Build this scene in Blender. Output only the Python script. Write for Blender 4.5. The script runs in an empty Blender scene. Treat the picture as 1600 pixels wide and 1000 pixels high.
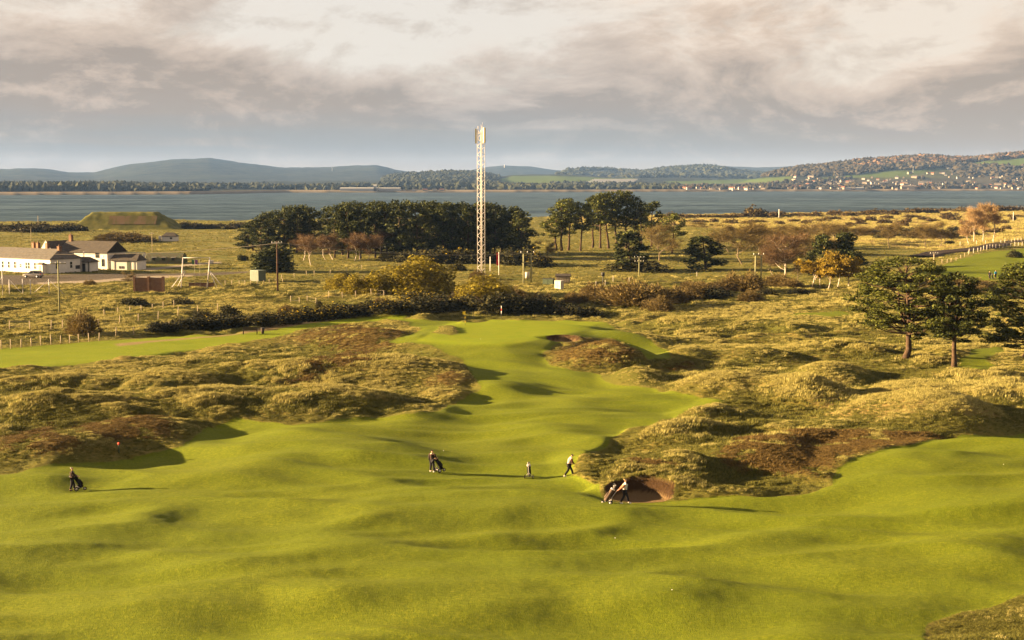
import bpy, bmesh, math, random
import numpy as np
from mathutils import Vector, Matrix, Quaternion

R = math.radians
scene = bpy.context.scene
C = scene.collection

# ------------------------------------------------------------------ camera
CAM_H, F_PX, PITCH = 21.6, 2200.0, math.atan(215 / 2200)
cp, sp = math.cos(PITCH), math.sin(PITCH)
cam_d = bpy.data.cameras.new('camera')
cam_d.sensor_width = 36
cam_d.lens = 36 * F_PX / 1600
cam_d.clip_start, cam_d.clip_end = 0.5, 60000
cam = bpy.data.objects.new('camera', cam_d)
cam.location = (0, 0, CAM_H)
cam.rotation_euler = (math.pi / 2 - PITCH, 0, 0)
C.objects.link(cam)
scene.camera = cam

# ------------------------------------------------------------------ light and exposure
SUN_EL, SUN_BACK = 11.5, 4.0          # degrees; the sun stands left and a touch behind the course
EXPOSURE = 3.02
CLOUD_X, CLOUD_Z = 7.7, 2.2
scene.view_settings.view_transform = 'Standard'
scene.view_settings.look = 'None'
scene.view_settings.exposure = EXPOSURE
scene.view_settings.gamma = 1
scene.view_settings.use_curve_mapping = False
scene.render.engine = 'CYCLES'
scene.cycles.max_bounces = 6
scene.cycles.diffuse_bounces = 2
scene.cycles.glossy_bounces = 2
scene.cycles.transmission_bounces = 3
scene.cycles.volume_bounces = 1
scene.cycles.transparent_max_bounces = 8
scene.cycles.use_denoising = True
scene.cycles.use_adaptive_sampling = True
scene.cycles.adaptive_threshold = 0.006

sd = bpy.data.lights.new('sun', 'SUN')
sd.energy = 5.0
sd.angle = R(0.6)
sd.color = (1.0, 0.70, 0.36)
sun = bpy.data.objects.new('sun', sd)
C.objects.link(sun)
sdir = Vector((math.cos(R(SUN_EL)) * math.cos(R(SUN_BACK)), -math.cos(R(SUN_EL)) * math.sin(R(SUN_BACK)), -math.sin(R(SUN_EL))))
sun.rotation_mode = 'QUATERNION'
sun.rotation_quaternion = sdir.to_track_quat('-Z', 'Y')
sun.location = (-200, 0, 200)


class NT:
    """small helper for node trees"""
    def __init__(s, tree):
        s.t = tree
        s.n = tree.nodes
    def new(s, ty, **kw):
        nd = s.n.new(ty)
        for k, v in kw.items():
            setattr(nd, k, v)
        return nd
    def put(s, sock, v):
        if isinstance(v, bpy.types.NodeSocket):
            s.t.links.new(v, sock)
        elif isinstance(v, (tuple, list)) and len(v) == 3 and len(sock.default_value) == 4:
            sock.default_value = (*v, 1)
        else:
            sock.default_value = v
    def math(s, op, a, b=0.0, c=0.0, clamp=False):
        nd = s.new('ShaderNodeMath', operation=op, use_clamp=clamp)
        s.put(nd.inputs[0], a); s.put(nd.inputs[1], b); s.put(nd.inputs[2], c)
        return nd.outputs[0]
    def vmath(s, op, a, b=(0, 0, 0)):
        nd = s.new('ShaderNodeVectorMath', operation=op)
        s.put(nd.inputs[0], a)
        if op == 'SCALE': s.put(nd.inputs[3], b)
        else: s.put(nd.inputs[1], b)
        return nd.outputs[0]
    def noise(s, vec, scale, detail=3.0, rough=0.55, dist=0.0):
        nd = s.new('ShaderNodeTexNoise')
        if vec is not None: s.put(nd.inputs['Vector'], vec)
        s.put(nd.inputs['Scale'], scale); s.put(nd.inputs['Detail'], detail)
        s.put(nd.inputs['Roughness'], rough); s.put(nd.inputs['Distortion'], dist)
        return nd.outputs[0]
    def maprange(s, v, a, b, c=0.0, d=1.0, smooth=True):
        nd = s.new('ShaderNodeMapRange', interpolation_type='SMOOTHSTEP' if smooth else 'LINEAR', clamp=True)
        s.put(nd.inputs[0], v)
        for i, x in enumerate((a, b, c, d)): s.put(nd.inputs[i + 1], x)
        return nd.outputs[0]
    def mix(s, f, a, b, mode='MIX'):
        nd = s.new('ShaderNodeMix', data_type='RGBA', blend_type=mode)
        s.put(nd.inputs[0], f); s.put(nd.inputs[6], a); s.put(nd.inputs[7], b)
        return nd.outputs[2]
    def sep(s, v):
        nd = s.new('ShaderNodeSeparateXYZ'); s.put(nd.inputs[0], v); return nd.outputs
    def comb(s, x, y, z):
        nd = s.new('ShaderNodeCombineXYZ')
        s.put(nd.inputs[0], x); s.put(nd.inputs[1], y); s.put(nd.inputs[2], z); return nd.outputs[0]
    def mapping(s, v, scale=(1, 1, 1), rot=(0, 0, 0), loc=(0, 0, 0)):
        nd = s.new('ShaderNodeMapping'); s.put(nd.inputs[0], v)
        nd.inputs[1].default_value = loc; nd.inputs[2].default_value = rot; nd.inputs[3].default_value = scale
        return nd.outputs[0]


# ------------------------------------------------------------------ sky
world = bpy.data.worlds.new('World')
scene.world = world
world.use_nodes = True
w = NT(world.node_tree)
w.n.clear()
sky = w.new('ShaderNodeTexSky', sky_type='NISHITA')
sky.sun_disc = False
sky.sun_elevation = R(SUN_EL)
sky.sun_rotation = math.atan2(-math.cos(R(SUN_BACK)), math.sin(R(SUN_BACK)))
sky.dust_density = 2.5
tc = w.new('ShaderNodeTexCoord').outputs['Generated']
dx, dy, dz = w.sep(tc)
el = w.math('MAXIMUM', dz, 0.0)
cv = w.vmath('MULTIPLY', tc, (1.0, 1.0, 2.5))                                # banks of cloud, flattened
cv = w.vmath('ADD', cv, (CLOUD_X, 0.0, CLOUD_Z))
wob = w.noise(cv, 7.0, 3, .5)
cv2 = w.vmath('ADD', cv, w.comb(w.math('MULTIPLY', wob, .06), 0.0, w.math('MULTIPLY', wob, .05)))
n_a = w.noise(cv2, 6.8, 10, .66, .2)
n_b = w.noise(w.vmath('ADD', cv2, (-0.008, 0.0, 0.022)), 6.8, 10, .66, .2)
big = w.noise(cv, 2.6, 3, .5)
thick = w.math('ADD', n_a, w.math('MULTIPLY', w.math('SUBTRACT', big, .5), .9))
thick = w.math('ADD', thick, w.maprange(el, 0.02, 0.105, .20, -.035))
thick = w.math('ADD', thick, w.math('MULTIPLY', w.maprange(dx, -.30, .12, .11, -.03), w.maprange(el, .07, .11, 1.0, .25)))
mass = w.maprange(thick, 0.345, 0.625)
relief = w.math('MULTIPLY', w.math('SUBTRACT', n_a, n_b), 4.2)
rmp = w.new('ShaderNodeValToRGB')
e = rmp.color_ramp.elements
e[0].position, e[0].color = 0.0, (1.76, 1.57, 1.38, 1)
e[1].position, e[1].color = 1.0, (0.85, 0.735, 0.64, 1)
k = e.new(0.35); k.color = (1.44, 1.22, 1.03, 1)
k = e.new(0.68); k.color = (1.19, 1.00, 0.85, 1)
w.put(rmp.inputs[0], w.math('SUBTRACT', mass, relief, clamp=True))
cloud = rmp.outputs[0]
tint = w.noise(cv, 3.3, 2, .5)
cloud = w.mix(w.maprange(tint, .4, .65, 0, .5), cloud, w.vmath('MULTIPLY', cloud, (1.10, 0.98, 0.86)))
cloud = w.mix(w.maprange(dx, -.05, .3, 0, .8), cloud, w.vmath('MULTIPLY', cloud, (1.09, 1.0, 0.90)))
# blue-grey band of distant cloud low over the hills, warmer towards the right
band_n = w.noise(w.comb(w.math('MULTIPLY', dx, 3.0), w.math('MULTIPLY', el, 46.0), dy), 1.3, 5, .55, .3)
band = w.math('MULTIPLY', w.maprange(el, 0.010, 0.024), w.maprange(el, 0.030, 0.058, 1.0, 0.0))
band = w.math('MULTIPLY', band, w.maprange(band_n, 0.30, 0.58))
band = w.math('MULTIPLY', band, w.maprange(dx, -0.02, 0.28, 0.92, 0.25))
cloud = w.mix(band, cloud, (0.74, 0.71, 0.67))
hor = w.maprange(el, 0.0, 0.026, 0.8, 0.0)
cloud = w.mix(hor, cloud, w.mix(w.maprange(dx, -.2, .3), (1.30, 1.04, 0.82), (1.50, 1.17, 0.88)))
gap = w.maprange(mass, 0.0, 0.4, 0.14, 0.0)
col = w.mix(gap, cloud, w.mix(0.6, sky.outputs[0], (1.9, 1.95, 1.95)))
low = w.maprange(dz, -0.02, 0.0)
col = w.mix(low, (0.22, 0.19, 0.13), col)
bg = w.new('ShaderNodeBackground')
w.put(bg.inputs[0], col)
bg.inputs[1].default_value = 0.057
outw = w.new('ShaderNodeOutputWorld')
w.t.links.new(bg.outputs[0], outw.inputs[0])


# ------------------------------------------------------------------ helpers
def proj(x, y, z):
    ww = z - CAM_H
    zc = y * cp - ww * sp
    zc = np.where(np.abs(zc) < 1e-3, 1e-3, zc)
    return 800 + F_PX * x / zc, 500 - F_PX * (ww * cp + y * sp) / zc

def z_for(py, y):
    """height that a point at ground distance y needs to stand at image row py of the photograph"""
    kk = (500 - py) / F_PX
    return CAM_H + y * (kk * cp - sp) / (cp + kk * sp)

def flat_at(px, py, z=0.0):
    dxx, dyy, dzz = (px - 800) / F_PX, cp + (500 - py) / F_PX * sp, -sp + (500 - py) / F_PX * cp
    t = (z - CAM_H) / dzz
    return dxx * t, dyy * t

_rs = np.random.RandomState(7)
_perm = np.concatenate([_rs.permutation(256)] * 3).astype(np.int32)
_gang = _rs.rand(256) * 2 * np.pi
_gx, _gy = np.cos(_gang).astype(np.float32), np.sin(_gang).astype(np.float32)

def perlin(x, y, seed=0):
    x = np.asarray(x, np.float64); y = np.asarray(y, np.float64)
    xi, yi = np.floor(x).astype(np.int64), np.floor(y).astype(np.int64)
    xf, yf = (x - xi), (y - yi)
    xi = (xi + seed * 37) & 255; yi = (yi + seed * 91) & 255
    u = xf * xf * xf * (xf * (xf * 6 - 15) + 10); v = yf * yf * yf * (yf * (yf * 6 - 15) + 10)
    def g(ix, iy, fx, fy):
        h = _perm[_perm[ix & 255] + (iy & 255)]
        return _gx[h] * fx + _gy[h] * fy
    a = g(xi, yi, xf, yf); b = g(xi + 1, yi, xf - 1, yf)
    c = g(xi, yi + 1, xf, yf - 1); d = g(xi + 1, yi + 1, xf - 1, yf - 1)
    return ((a + u * (b - a)) * (1 - v) + (c + u * (d - c)) * v) * 1.5

def fbm(x, y, wl, octs=3, seed=0, gain=.5):
    s, a = 0, 1.0
    for o in range(octs):
        s = s + a * perlin(x / wl, y / wl, seed + o * 13)
        wl *= .48; a *= gain
    return s

def sstep(v, a, b):
    t = np.clip((v - a) / (b - a), 0, 1)
    return t * t * (3 - 2 * t)

def in_poly(px, py, poly):
    ins = np.zeros(px.shape, bool)
    n = len(poly)
    for i in range(n):
        x0, y0 = poly[i]; x1, y1 = poly[(i + 1) % n]
        if y0 == y1: continue
        c = (y0 > py) != (y1 > py)
        ins ^= c & (px < (x1 - x0) * (py - y0) / (y1 - y0) + x0)
    return ins

def mesh_np(name, V, F, mats=(), midx=None, smooth=False):
    """V (n,3); F: list of index arrays, each (m,3) or (m,4)"""
    me = bpy.data.meshes.new(name)
    V = np.asarray(V, np.float32)
    if not isinstance(F, list): F = [F]
    F = [np.asarray(f, np.int32) for f in F if len(f)]
    me.vertices.add(len(V)); me.vertices.foreach_set('co', V.ravel())
    loops = np.concatenate([f.ravel() for f in F])
    sizes = np.concatenate([np.full(len(f), f.shape[1], np.int32) for f in F])
    me.loops.add(len(loops)); me.loops.foreach_set('vertex_index', loops)
    me.polygons.add(len(sizes))
    me.polygons.foreach_set('loop_start', np.concatenate([[0], np.cumsum(sizes)[:-1]]).astype(np.int32))
    me.polygons.foreach_set('loop_total', sizes)
    for m in mats: me.materials.append(m)
    if midx is not None: me.polygons.foreach_set('material_index', np.asarray(midx, np.int32))
    me.polygons.foreach_set('use_smooth', np.full(len(sizes), bool(smooth)))
    me.update(calc_edges=True)
    return me

def tag(o, label=None, cat=None, group=None, kind=None):
    if label: o['label'] = label
    if cat: o['category'] = cat
    if group: o['group'] = group
    if kind: o['kind'] = kind
    return o

def link(name, data, parent=None, loc=None, rz=None):
    o = bpy.data.objects.new(name, data)
    C.objects.link(o)
    if parent is not None: o.parent = parent
    if loc is not None: o.location = loc
    if rz is not None: o.rotation_euler = (0, 0, rz)
    return o

def thing(name, label, cat, loc=(0, 0, 0), rz=0.0, group=None):
    return tag(link(name, None, None, loc, rz), label, cat, group)

def copy_tree(o, parent=None):
    c = o.copy(); C.objects.link(c)
    if parent is not None: c.parent = parent
    for ch in o.children: copy_tree(ch, c)
    return c

# ------------------------------------------------------------------ materials
def material(name, rough=.8, spec=.2):
    m = bpy.data.materials.new(name); m.use_nodes = True
    t = NT(m.node_tree); t.n.clear()
    b = t.new('ShaderNodeBsdfPrincipled'); o = t.new('ShaderNodeOutputMaterial')
    t.t.links.new(b.outputs[0], o.inputs[0])
    b.inputs['Roughness'].default_value = rough
    b.inputs['Specular IOR Level'].default_value = spec
    t.b, t.o = b, o
    return m, t

def bump(t, h, strength, dist):
    nd = t.new('ShaderNodeBump'); t.put(nd.inputs['Height'], h)
    nd.inputs['Strength'].default_value = strength; nd.inputs['Distance'].default_value = dist
    t.t.links.new(nd.outputs[0], t.b.inputs['Normal'])

def plain(name, col, rough=.7, spec=.3, var=.18, scale=3.0, metal=0.0, col2=None):
    m, t = material(name, rough, spec)
    oc = t.new('ShaderNodeTexCoord').outputs['Object']
    n = t.noise(oc, scale, 5, .65)
    dark = col2 or tuple(c * (1 - 2 * var) for c in col)
    t.put(t.b.inputs['Base Color'], t.mix(t.maprange(n, .3, .72), dark, col))
    t.b.inputs['Metallic'].default_value = metal
    return m

def leafy(name, cols, rough=.75, rnd=.6, trans=.0, big=.35):
    """foliage: per-leaf and per-clump colour variation of the plant itself"""
    m, t = material(name, rough, .15)
    g = t.new('ShaderNodeNewGeometry')
    oi = t.new('ShaderNodeObjectInfo')
    oc = t.new('ShaderNodeTexCoord').outputs['Object']
    n = t.noise(oc, big, 3, .6)
    v = t.math('ADD', t.math('MULTIPLY', g.outputs['Random Per Island'], rnd), t.math('MULTIPLY', n, 1 - rnd * .6))
    v = t.math('ADD', v, t.math('MULTIPLY', t.math('SUBTRACT', oi.outputs['Random'], .5), .3))
    r = t.new('ShaderNodeValToRGB'); el_ = r.color_ramp.elements
    el_[0].position, el_[0].color = .2, (*cols[0], 1)
    el_[1].position, el_[1].color = 1.0, (*cols[-1], 1)
    for i, c in enumerate(cols[1:-1]):
        q = el_.new(.2 + .8 * (i + 1) / (len(cols) - 1)); q.color = (*c, 1)
    t.put(r.inputs[0], v)
    lc = t.vmath('SCALE', r.outputs[0], .84)
    t.put(t.b.inputs['Base Color'], lc)
    if trans:
        tr = t.new('ShaderNodeBsdfTranslucent'); t.put(tr.inputs[0], lc)
        mx = t.new('ShaderNodeMixShader'); mx.inputs[0].default_value = trans
        t.t.links.new(t.b.outputs[0], mx.inputs[1]); t.t.links.new(tr.outputs[0], mx.inputs[2])
        t.t.links.new(mx.outputs[0], t.o.inputs[0])
    return m
# ------------------------------------------------------------------ ground of the links
rows = [6.0]
while rows[-1] < 1500:
    d = rows[-1]
    st = 1.2 if d < 55 else 0.13 if 93.5 < d < 101 else (0.0026 * d if d < 330 else 0.0052 * d if d < 600 else 0.0075 * d)
    rows.append(d + st)
ROW = np.array(rows)
cdense = np.linspace(-.385, .385, 560)
cl = -.385 - np.cumsum(np.linspace(.004, .09, 26))
COL = np.concatenate([cl[::-1], cdense, -cl])
GX = ROW[:, None] * COL[None, :]
GY = np.repeat(ROW[:, None], len(COL), 1)

def mound(Z, px, base, hw, top, depth, sharp=1.0, skew=0.0, yaw=0.0):
    """hump whose foot shows at image row base and whose crest shows at row top"""
    x0, y0 = flat_at(px, base)
    yc = y0 + depth * .75
    x0 = (px - 800) / F_PX * yc
    zt = z_for(top, yc)
    rx = hw * yc / F_PX * 1.25
    ca, sa = math.cos(yaw), math.sin(yaw)
    ux, uy = GX - x0, GY - yc
    ux, uy = ux * ca + uy * sa, -ux * sa + uy * ca
    ux = ux / rx; uy = uy / (depth * 1.15)
    ux = ux - skew * np.clip(1 - ux * ux - uy * uy, 0, 1)
    r2 = ux * ux + uy * uy
    prof = np.clip(1 - r2, 0, 1) ** (1.9 / sharp)
    return np.maximum(Z, max(zt, .15) * MK * prof + .35 * Z)
MK = 1.0

Z = np.zeros_like(GX)
# the flat hinterland is not quite flat
Z += sstep(GY, 60, 200) * 0.35 * fbm(GX, GY, 38, 2, 3)
# plateau of the green with a long bank facing the tee
def plateau(Z, poly_px, z, soft):
    pts = [flat_at(a, b, z) for a, b in poly_px]
    ins = in_poly(GX, GY, pts).astype(np.float32)
    # distance field by blurring: signed distance to polygon edges
    dmin = np.full(GX.shape, 1e9)
    for i in range(len(pts)):
        ax, ay = pts[i]; bx, by = pts[(i + 1) % len(pts)]
        ex, ey = bx - ax, by - ay
        t = np.clip(((GX - ax) * ex + (GY - ay) * ey) / (ex * ex + ey * ey), 0, 1)
        dmin = np.minimum(dmin, (GX - ax - t * ex) ** 2 + (GY - ay - t * ey) ** 2)
    sdist = np.sqrt(dmin) * np.where(ins > 0, 1, -1)
    return Z + z * sstep(sdist, -soft, soft * .35)
Z = plateau(Z, [(640, 530), (700, 537), (790, 542), (860, 534), (925, 515), (935, 505), (860, 501), (720, 501), (650, 512)], 1.7, 10)
Z = plateau(Z, [(1425, 432), (1500, 398), (1600, 391), (1800, 388), (1800, 436), (1600, 434), (1520, 436)], 2.2, 20)   # upper fairway on the right
Z = plateau(Z, [(1290, 700), (1420, 690), (1800, 690), (1800, 790), (1500, 775), (1340, 745)], 1.1, 9)

SMOOTH = [  # px, base, half width, top, depth : humps in the mown grass
    (-150, 925, 260, 846, 7), (90, 880, 240, 814, 8), (430, 905, 240, 842, 7), (470, 760, 240, 684, 13), (330, 830, 220, 792, 6),
    (770, 617, 85, 585, 5), (700, 625, 50, 606, 4), (1500, 830, 270, 775, 12), (1160, 868, 190, 822, 6), (960, 900, 220, 858, 5), (1100, 968, 240, 912, 5), (620, 990, 260, 915, 5),
    (1420, 910, 260, 862, 7), (250, 985, 230, 938, 4), (700, 850, 260, 806, 6), (540, 728, 120, 690, 6), (780, 805, 220, 768, 5), (1330, 805, 190, 776, 5), (900, 660, 140, 645, 6), (200, 805, 190, 780, 5)]
for a in SMOOTH:
    MK = .62 if a[2] >= 170 else .5
    Z = mound(Z, *a)
MK = .9
HUMMOCK = [  # dunes and heather banks in the rough
    (948, 577, 86, 527, 7, 1.5, .1), (575, 548, 78, 508, 7, 1.4, .1), (695, 609, 52, 578, 4, 1.7, .3), (610, 602, 135, 545, 10, 1.2), (1135, 622, 86, 576, 6, 1.6, .1),
    (995, 600, 48, 568, 5, 1.4), (1075, 568, 50, 538, 6), (1420, 684, 150, 606, 11, 1.2, .25), (1262, 640, 80, 582, 8, 1.3), (1010, 766, 125, 706, 7, 1.5, .15), (1240, 778, 85, 742, 5, 1.4, .2),
    (1185, 745, 105, 690, 7, 1.2), (1370, 710, 125, 678, 6, 1.2), (1070, 700, 80, 662, 6), (1110, 655, 60, 628, 4, 1.5), (930, 738, 62, 708, 4, 1.5), (60, 738, 130, 664, 8, 1.3, .2),
    (215, 700, 110, 650, 7, 1.2), (110, 660, 210, 602, 8, 1.2), (340, 652, 150, 596, 8, 1.3), (500, 655, 130, 590, 9, 1.2, .1), (640, 655, 70, 622, 5, 1.3), (40, 766, 120, 733, 4, 1.4),
    (430, 600, 160, 556, 8), (250, 610, 150, 578, 6), (80, 610, 140, 583, 6), (520, 535, 60, 513, 5), (1300, 600, 70, 560, 7), (1180, 570, 80, 540, 7), (1450, 640, 130, 596, 9), (1560, 650, 120, 600, 10, 1.2, .2),
    (1330, 560, 110, 528, 8), (1200, 520, 110, 497, 8), (1080, 515, 80, 492, 8), (1340, 520, 90, 500, 8), (1530, 600, 80, 572, 8), (700, 525, 22, 511, 3, 1.6, .2),
    (640, 500, 90, 487, 7), (800, 502, 40, 494, 4), (980, 540, 90, 514, 6), (1480, 570, 120, 555, 6), (40, 640, 100, 612, 4), (1280, 690, 90, 655, 6), (1150, 640, 55, 612, 4), (1200, 714, 70, 678, 4, 1.2, .2), (1300, 744, 62, 714, 4, 1.3, .2), (1395, 702, 70, 678, 4, 1.2), (1265, 700, 60, 672, 3, 1.3), (330, 705, 70, 688, 4), (270, 735, 80, 716, 4, 1.2)]
for a in HUMMOCK:
    MK = .70 if a[0] < 760 else .84
    Z = mound(Z, *a)

def blur(m, n=1):
    for _ in range(n):
        a = m.copy(); a[1:-1] = (m[:-2] + 2 * m[1:-1] + m[2:]) / 4
        m = a.copy(); m[:, 1:-1] = (a[:, :-2] + 2 * a[:, 1:-1] + a[:, 2:]) / 4
    return m
Z = blur(Z, 14)
# ---- zones, first on the big landforms
rng = np.random.RandomState(3)
PX, PY = proj(GX, GY, Z)
wn = 1.0 + 0 * GX
wx = PX + 7 * fbm(GX, GY, 5.5, 3, 21); wy = PY + 2.5 * fbm(GX, GY, 5.5, 3, 33)
FAIR = [(-900, 1400), (-900, 760), (0, 742), (60, 730), (140, 720), (190, 712), (280, 702), (300, 688), (320, 668), (375, 652), (460, 668), (540, 655), (640, 650), (700, 636), (745, 612), (742, 592), (722, 560), (676, 540),
        (640, 536), (600, 538), (640, 522), (655, 515), (640, 506), (600, 503), (600, 498), (720, 503), (780, 500), (940, 502), (960, 512), (1020, 530), (1050, 560), (1010, 564), (1000, 548), (950, 530), (905, 527), (868, 536), (848, 552), (850, 562), (870, 574), (930, 582), (945, 592), (1000, 604), (1085, 618), (1140, 624), (1100, 634),
        (1075, 650), (1040, 662), (985, 668), (955, 690), (935, 702), (903, 713), (897, 745), (935, 762), (950, 783), (1065, 784), (1110, 782), (1240, 778), (1300, 758), (1310, 735), (1350, 716), (1400, 700), (1480, 690), (1500, 676), (1640, 675), (2500, 660), (2500, 930), (1600, 930), (1530, 948), (1450, 970), (1440, 1000), (1500, 1100), (1600, 1400)]
FAIR2 = [(-600, 560), (0, 546), (150, 533), (260, 526), (370, 521), (430, 515), (470, 505), (560, 497), (640, 492), (620, 500), (540, 506), (470, 515), (440, 527), (400, 532), (250, 553), (150, 566), (60, 574), (-600, 590)]
FAIR3 = [(1425, 432), (1470, 415), (1510, 402), (1540, 394), (1600, 388), (2000, 380), (2000, 440), (1600, 436), (1500, 440)]
FAIR4 = [(1220, 494), (1245, 489), (1320, 486), (1335, 491), (1290, 496)]
FAIR5 = [(1498, 570), (1520, 545), (1560, 540), (1570, 548), (1540, 560), (1560, 572), (1530, 580)]
PATH = [(375, 520), (440, 507), (520, 495), (585, 487), (640, 484), (640, 487), (590, 491), (530, 499), (450, 511), (380, 522)]
PATH2 = [(180, 538), (300, 528), (375, 520), (376, 522), (300, 530), (185, 541)]
ASPH = [(-200, 432), (60, 430), (120, 428), (300, 427), (390, 424), (390, 427), (280, 433), (215, 438), (150, 441), (0, 446), (-200, 450)]
ASPH2 = [(215, 421), (300, 412), (345, 409), (345, 411), (290, 416), (235, 423)]
KERB = [(60, 441), (150, 438), (230, 431.5), (300, 430), (300, 432), (230, 436), (160, 441), (60, 444)]
HEATH = [[(1120, 700), (1180, 684), (1260, 672), (1400, 676), (1500, 684), (1480, 694), (1400, 702), (1330, 718), (1290, 750), (1200, 740), (1120, 730)], [(850, 552), (900, 530), (960, 532), (1010, 548), (1000, 562), (900, 574), (860, 568)],
         [(500, 545), (520, 513), (590, 512), (640, 520), (620, 545), (560, 552)], [(440, 530), (520, 508), (600, 512), (500, 530), (470, 545)], [(110, 670), (200, 650), (270, 652), (280, 685), (180, 690)], [(0, 690), (60, 665), (140, 690), (100, 712), (0, 712)],
         [(440, 580), (520, 552), (600, 548), (560, 575), (480, 585)], [(650, 596), (720, 580), (735, 592), (690, 606)], [(1030, 580), (1060, 562), (1100, 565), (1090, 578)], [(950, 716), (1000, 712), (1080, 735), (1000, 730)], [(420, 600), (470, 585), (520, 590), (480, 605)]]
DRY = [[(1060, 335), (1600, 325), (1600, 380), (1480, 392), (1340, 380), (1060, 350)], [(1260, 620), (1600, 590), (1600, 660), (1450, 640), (1330, 670)], [(860, 330), (1060, 335), (1060, 352), (860, 352)]]

near = GY < 55
fair = in_poly(wx, wy, FAIR) | (near & (PX < 1440)) | in_poly(wx, PY, FAIR2) | in_poly(wx, PY, FAIR3) | in_poly(wx, wy, FAIR4) | in_poly(wx, wy, FAIR5)
fair &= ~in_poly(wx, PY, [(676, 520), (688, 511), (712, 510.5), (720, 520), (700, 525)])
fair = blur(fair.astype(np.float32), 2)
def boxblur(m, ry, rx):
    for ax, r_ in ((0, ry), (1, rx)):
        p_ = np.pad(m, [(r_ + 1, r_) if a == ax else (0, 0) for a in (0, 1)], mode='edge').cumsum(ax)
        n_ = m.shape[ax]
        m = (np.take(p_, np.arange(2 * r_ + 1, 2 * r_ + 1 + n_), ax) - np.take(p_, np.arange(0, n_), ax)) / (2 * r_ + 1)
    return m
fairB = boxblur(boxblur(fair, 10, 20), 7, 14)
path = blur((in_poly(wx, PY, PATH) | in_poly(wx, PY, PATH2)).astype(np.float32))
asph = blur((in_poly(wx, PY, ASPH)).astype(np.float32)); kerb = blur((in_poly(PX, PY, KERB) | in_poly(PX, PY, ASPH2)).astype(np.float32))
heath = np.zeros_like(fair)
for h in HEATH: heath = np.maximum(heath, in_poly(wx, wy, h))
heath = boxblur(blur(heath, 3), 3, 6) * (1 - fair) * sstep(fbm(GX, GY, 2.6, 3, 91) + .55, -.25, .45)
dry = np.zeros_like(fair)
for h in DRY: dry = np.maximum(dry, in_poly(wx, wy, h))
dry = blur(dry, 4)
GREEN = [(648, 534), (700, 537), (790, 540), (860, 528), (925, 512), (938, 503), (860, 498), (715, 498), (690, 510)]
green = blur(in_poly(PX, PY, GREEN).astype(np.float32), 2)
green2 = blur(in_poly(wx, PY, FAIR2).astype(np.float32), 2)
green = np.maximum(green, green2 * .8)
gorse_mat = blur(in_poly(wx, wy, [(250, 512), (400, 488), (560, 470), (760, 460), (900, 480), (930, 492), (780, 498), (600, 480), (420, 506), (330, 520)]).astype(np.float32), 3)

# ---- relief of the turf
dist_fade = 1 - sstep(GY, 230, 420)
rough = np.clip(1 - fair - asph - path - kerb, 0, 1)
rough_w = blur(rough, 3) * (.12 + .88 * sstep(GY, 76, 84))
tuss = (np.abs(perlin(GX / 5.2 + .4 * perlin(GX / 7, GY / 7, 6), GY / 3.6, 5)) - .25) * .80 + fbm(GX, GY, 11.5, 2, 8) * .62 + (np.abs(perlin(GX / 2.1, GY / 1.7, 15)) - .2) * .13 + perlin(GX / .8, GY / .8, 19) * .05
tuss = tuss * (.34 + .62 * sstep(fbm(GX, GY, 24, 2, 25), -.4, .5))
Z += rough_w * dist_fade * tuss * np.where(heath > .4, .6, 1.0)
Z += rough_w * (1 - dist_fade) * fbm(GX, GY, 14, 2, 8) * .22
far_fair = 1 - .5 * sstep(GY, 125, 190)
rid = 1 - np.abs(perlin(GX / 13 + .3 * perlin(GX / 9, GY / 9, 44), GY / 6.5, 42))
wx_ = 4 * perlin(GX / 21, GY / 14, 44)
crest = lambda lx, ly, sd: (1.12 - np.sqrt(perlin((GX + wx_) / lx, (GY + .6 * wx_) / ly, sd) ** 2 + .035)) ** 2
swale = fbm(GX, GY * 1.5, 24, 2, 41) * .36 + perlin(GX / 11 + 3, GY / 8, 57) * .42 + (crest(17, 6.5, 42) - .6) * .66 + (crest(9.5, 3.8, 45) - .6) * .24 + perlin(GX / 6.5, GY / 3.2, 53) * .14 + perlin(GX / 3.2, GY / 1.6, 54) * .024
fsm = boxblur(boxblur(np.where(GY < 84, 1.0, fair), 6, 14), 6, 12)
Z += fsm * swale * far_fair * (1 - .7 * green)
Z += fair * perlin(GX / .8, GY / .7, 61) * .014 * (1 - sstep(GY, 90, 150))
Z += heath * .15
# asphalt lies flat
flat_w = blur(np.maximum(asph, kerb), 3)
Z = Z * (1 - flat_w) + flat_w * 0.05

# ---- bunkers
sand = np.zeros_like(Z); face = np.zeros_like(Z)
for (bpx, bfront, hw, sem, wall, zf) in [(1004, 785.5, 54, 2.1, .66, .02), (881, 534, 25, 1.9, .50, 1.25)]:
    bx, by = flat_at(bpx, bfront, zf); by += sem
    rx = hw * by / F_PX
    ux, uy = (GX - bx) / rx, (GY - by) / sem
    wob_ = 1 + .05 * perlin(GX / .9, GY / .9, 81)
    rr_e = np.sqrt(ux * ux + uy * uy) * wob_
    backness = sstep(uy / np.maximum(rr_e, .05), -.75, .75)          # 0 at the open front, 1 at the revetted back
    lip = zf + wall * backness
    ring = sstep(rr_e, 1.9, 1.05)
    Z = np.where(rr_e >= 1, Z * (1 - ring) + ring * np.maximum(lip, np.where(backness > .55, Z, lip)), Z)
    edge = (1 - rr_e) * min(rx, sem)
    dish = zf - .16 - .22 * np.clip(1 - rr_e, 0, 1) + .16 * sstep(-uy, .2, 1.0) + .12 * uy * .3
    wl_ = sstep(edge, .75 * (.35 + .65 * backness), .08)
    Z = np.where(rr_e < 1, dish * (1 - wl_) + lip * wl_, Z)
    sand = np.maximum(sand, sstep(rr_e, 1.03, .98))
    face = np.maximum(face, sstep(rr_e, 1.04, 1.0) * sstep(wl_, .10, .25) * sstep(backness, .10, .32))
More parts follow.
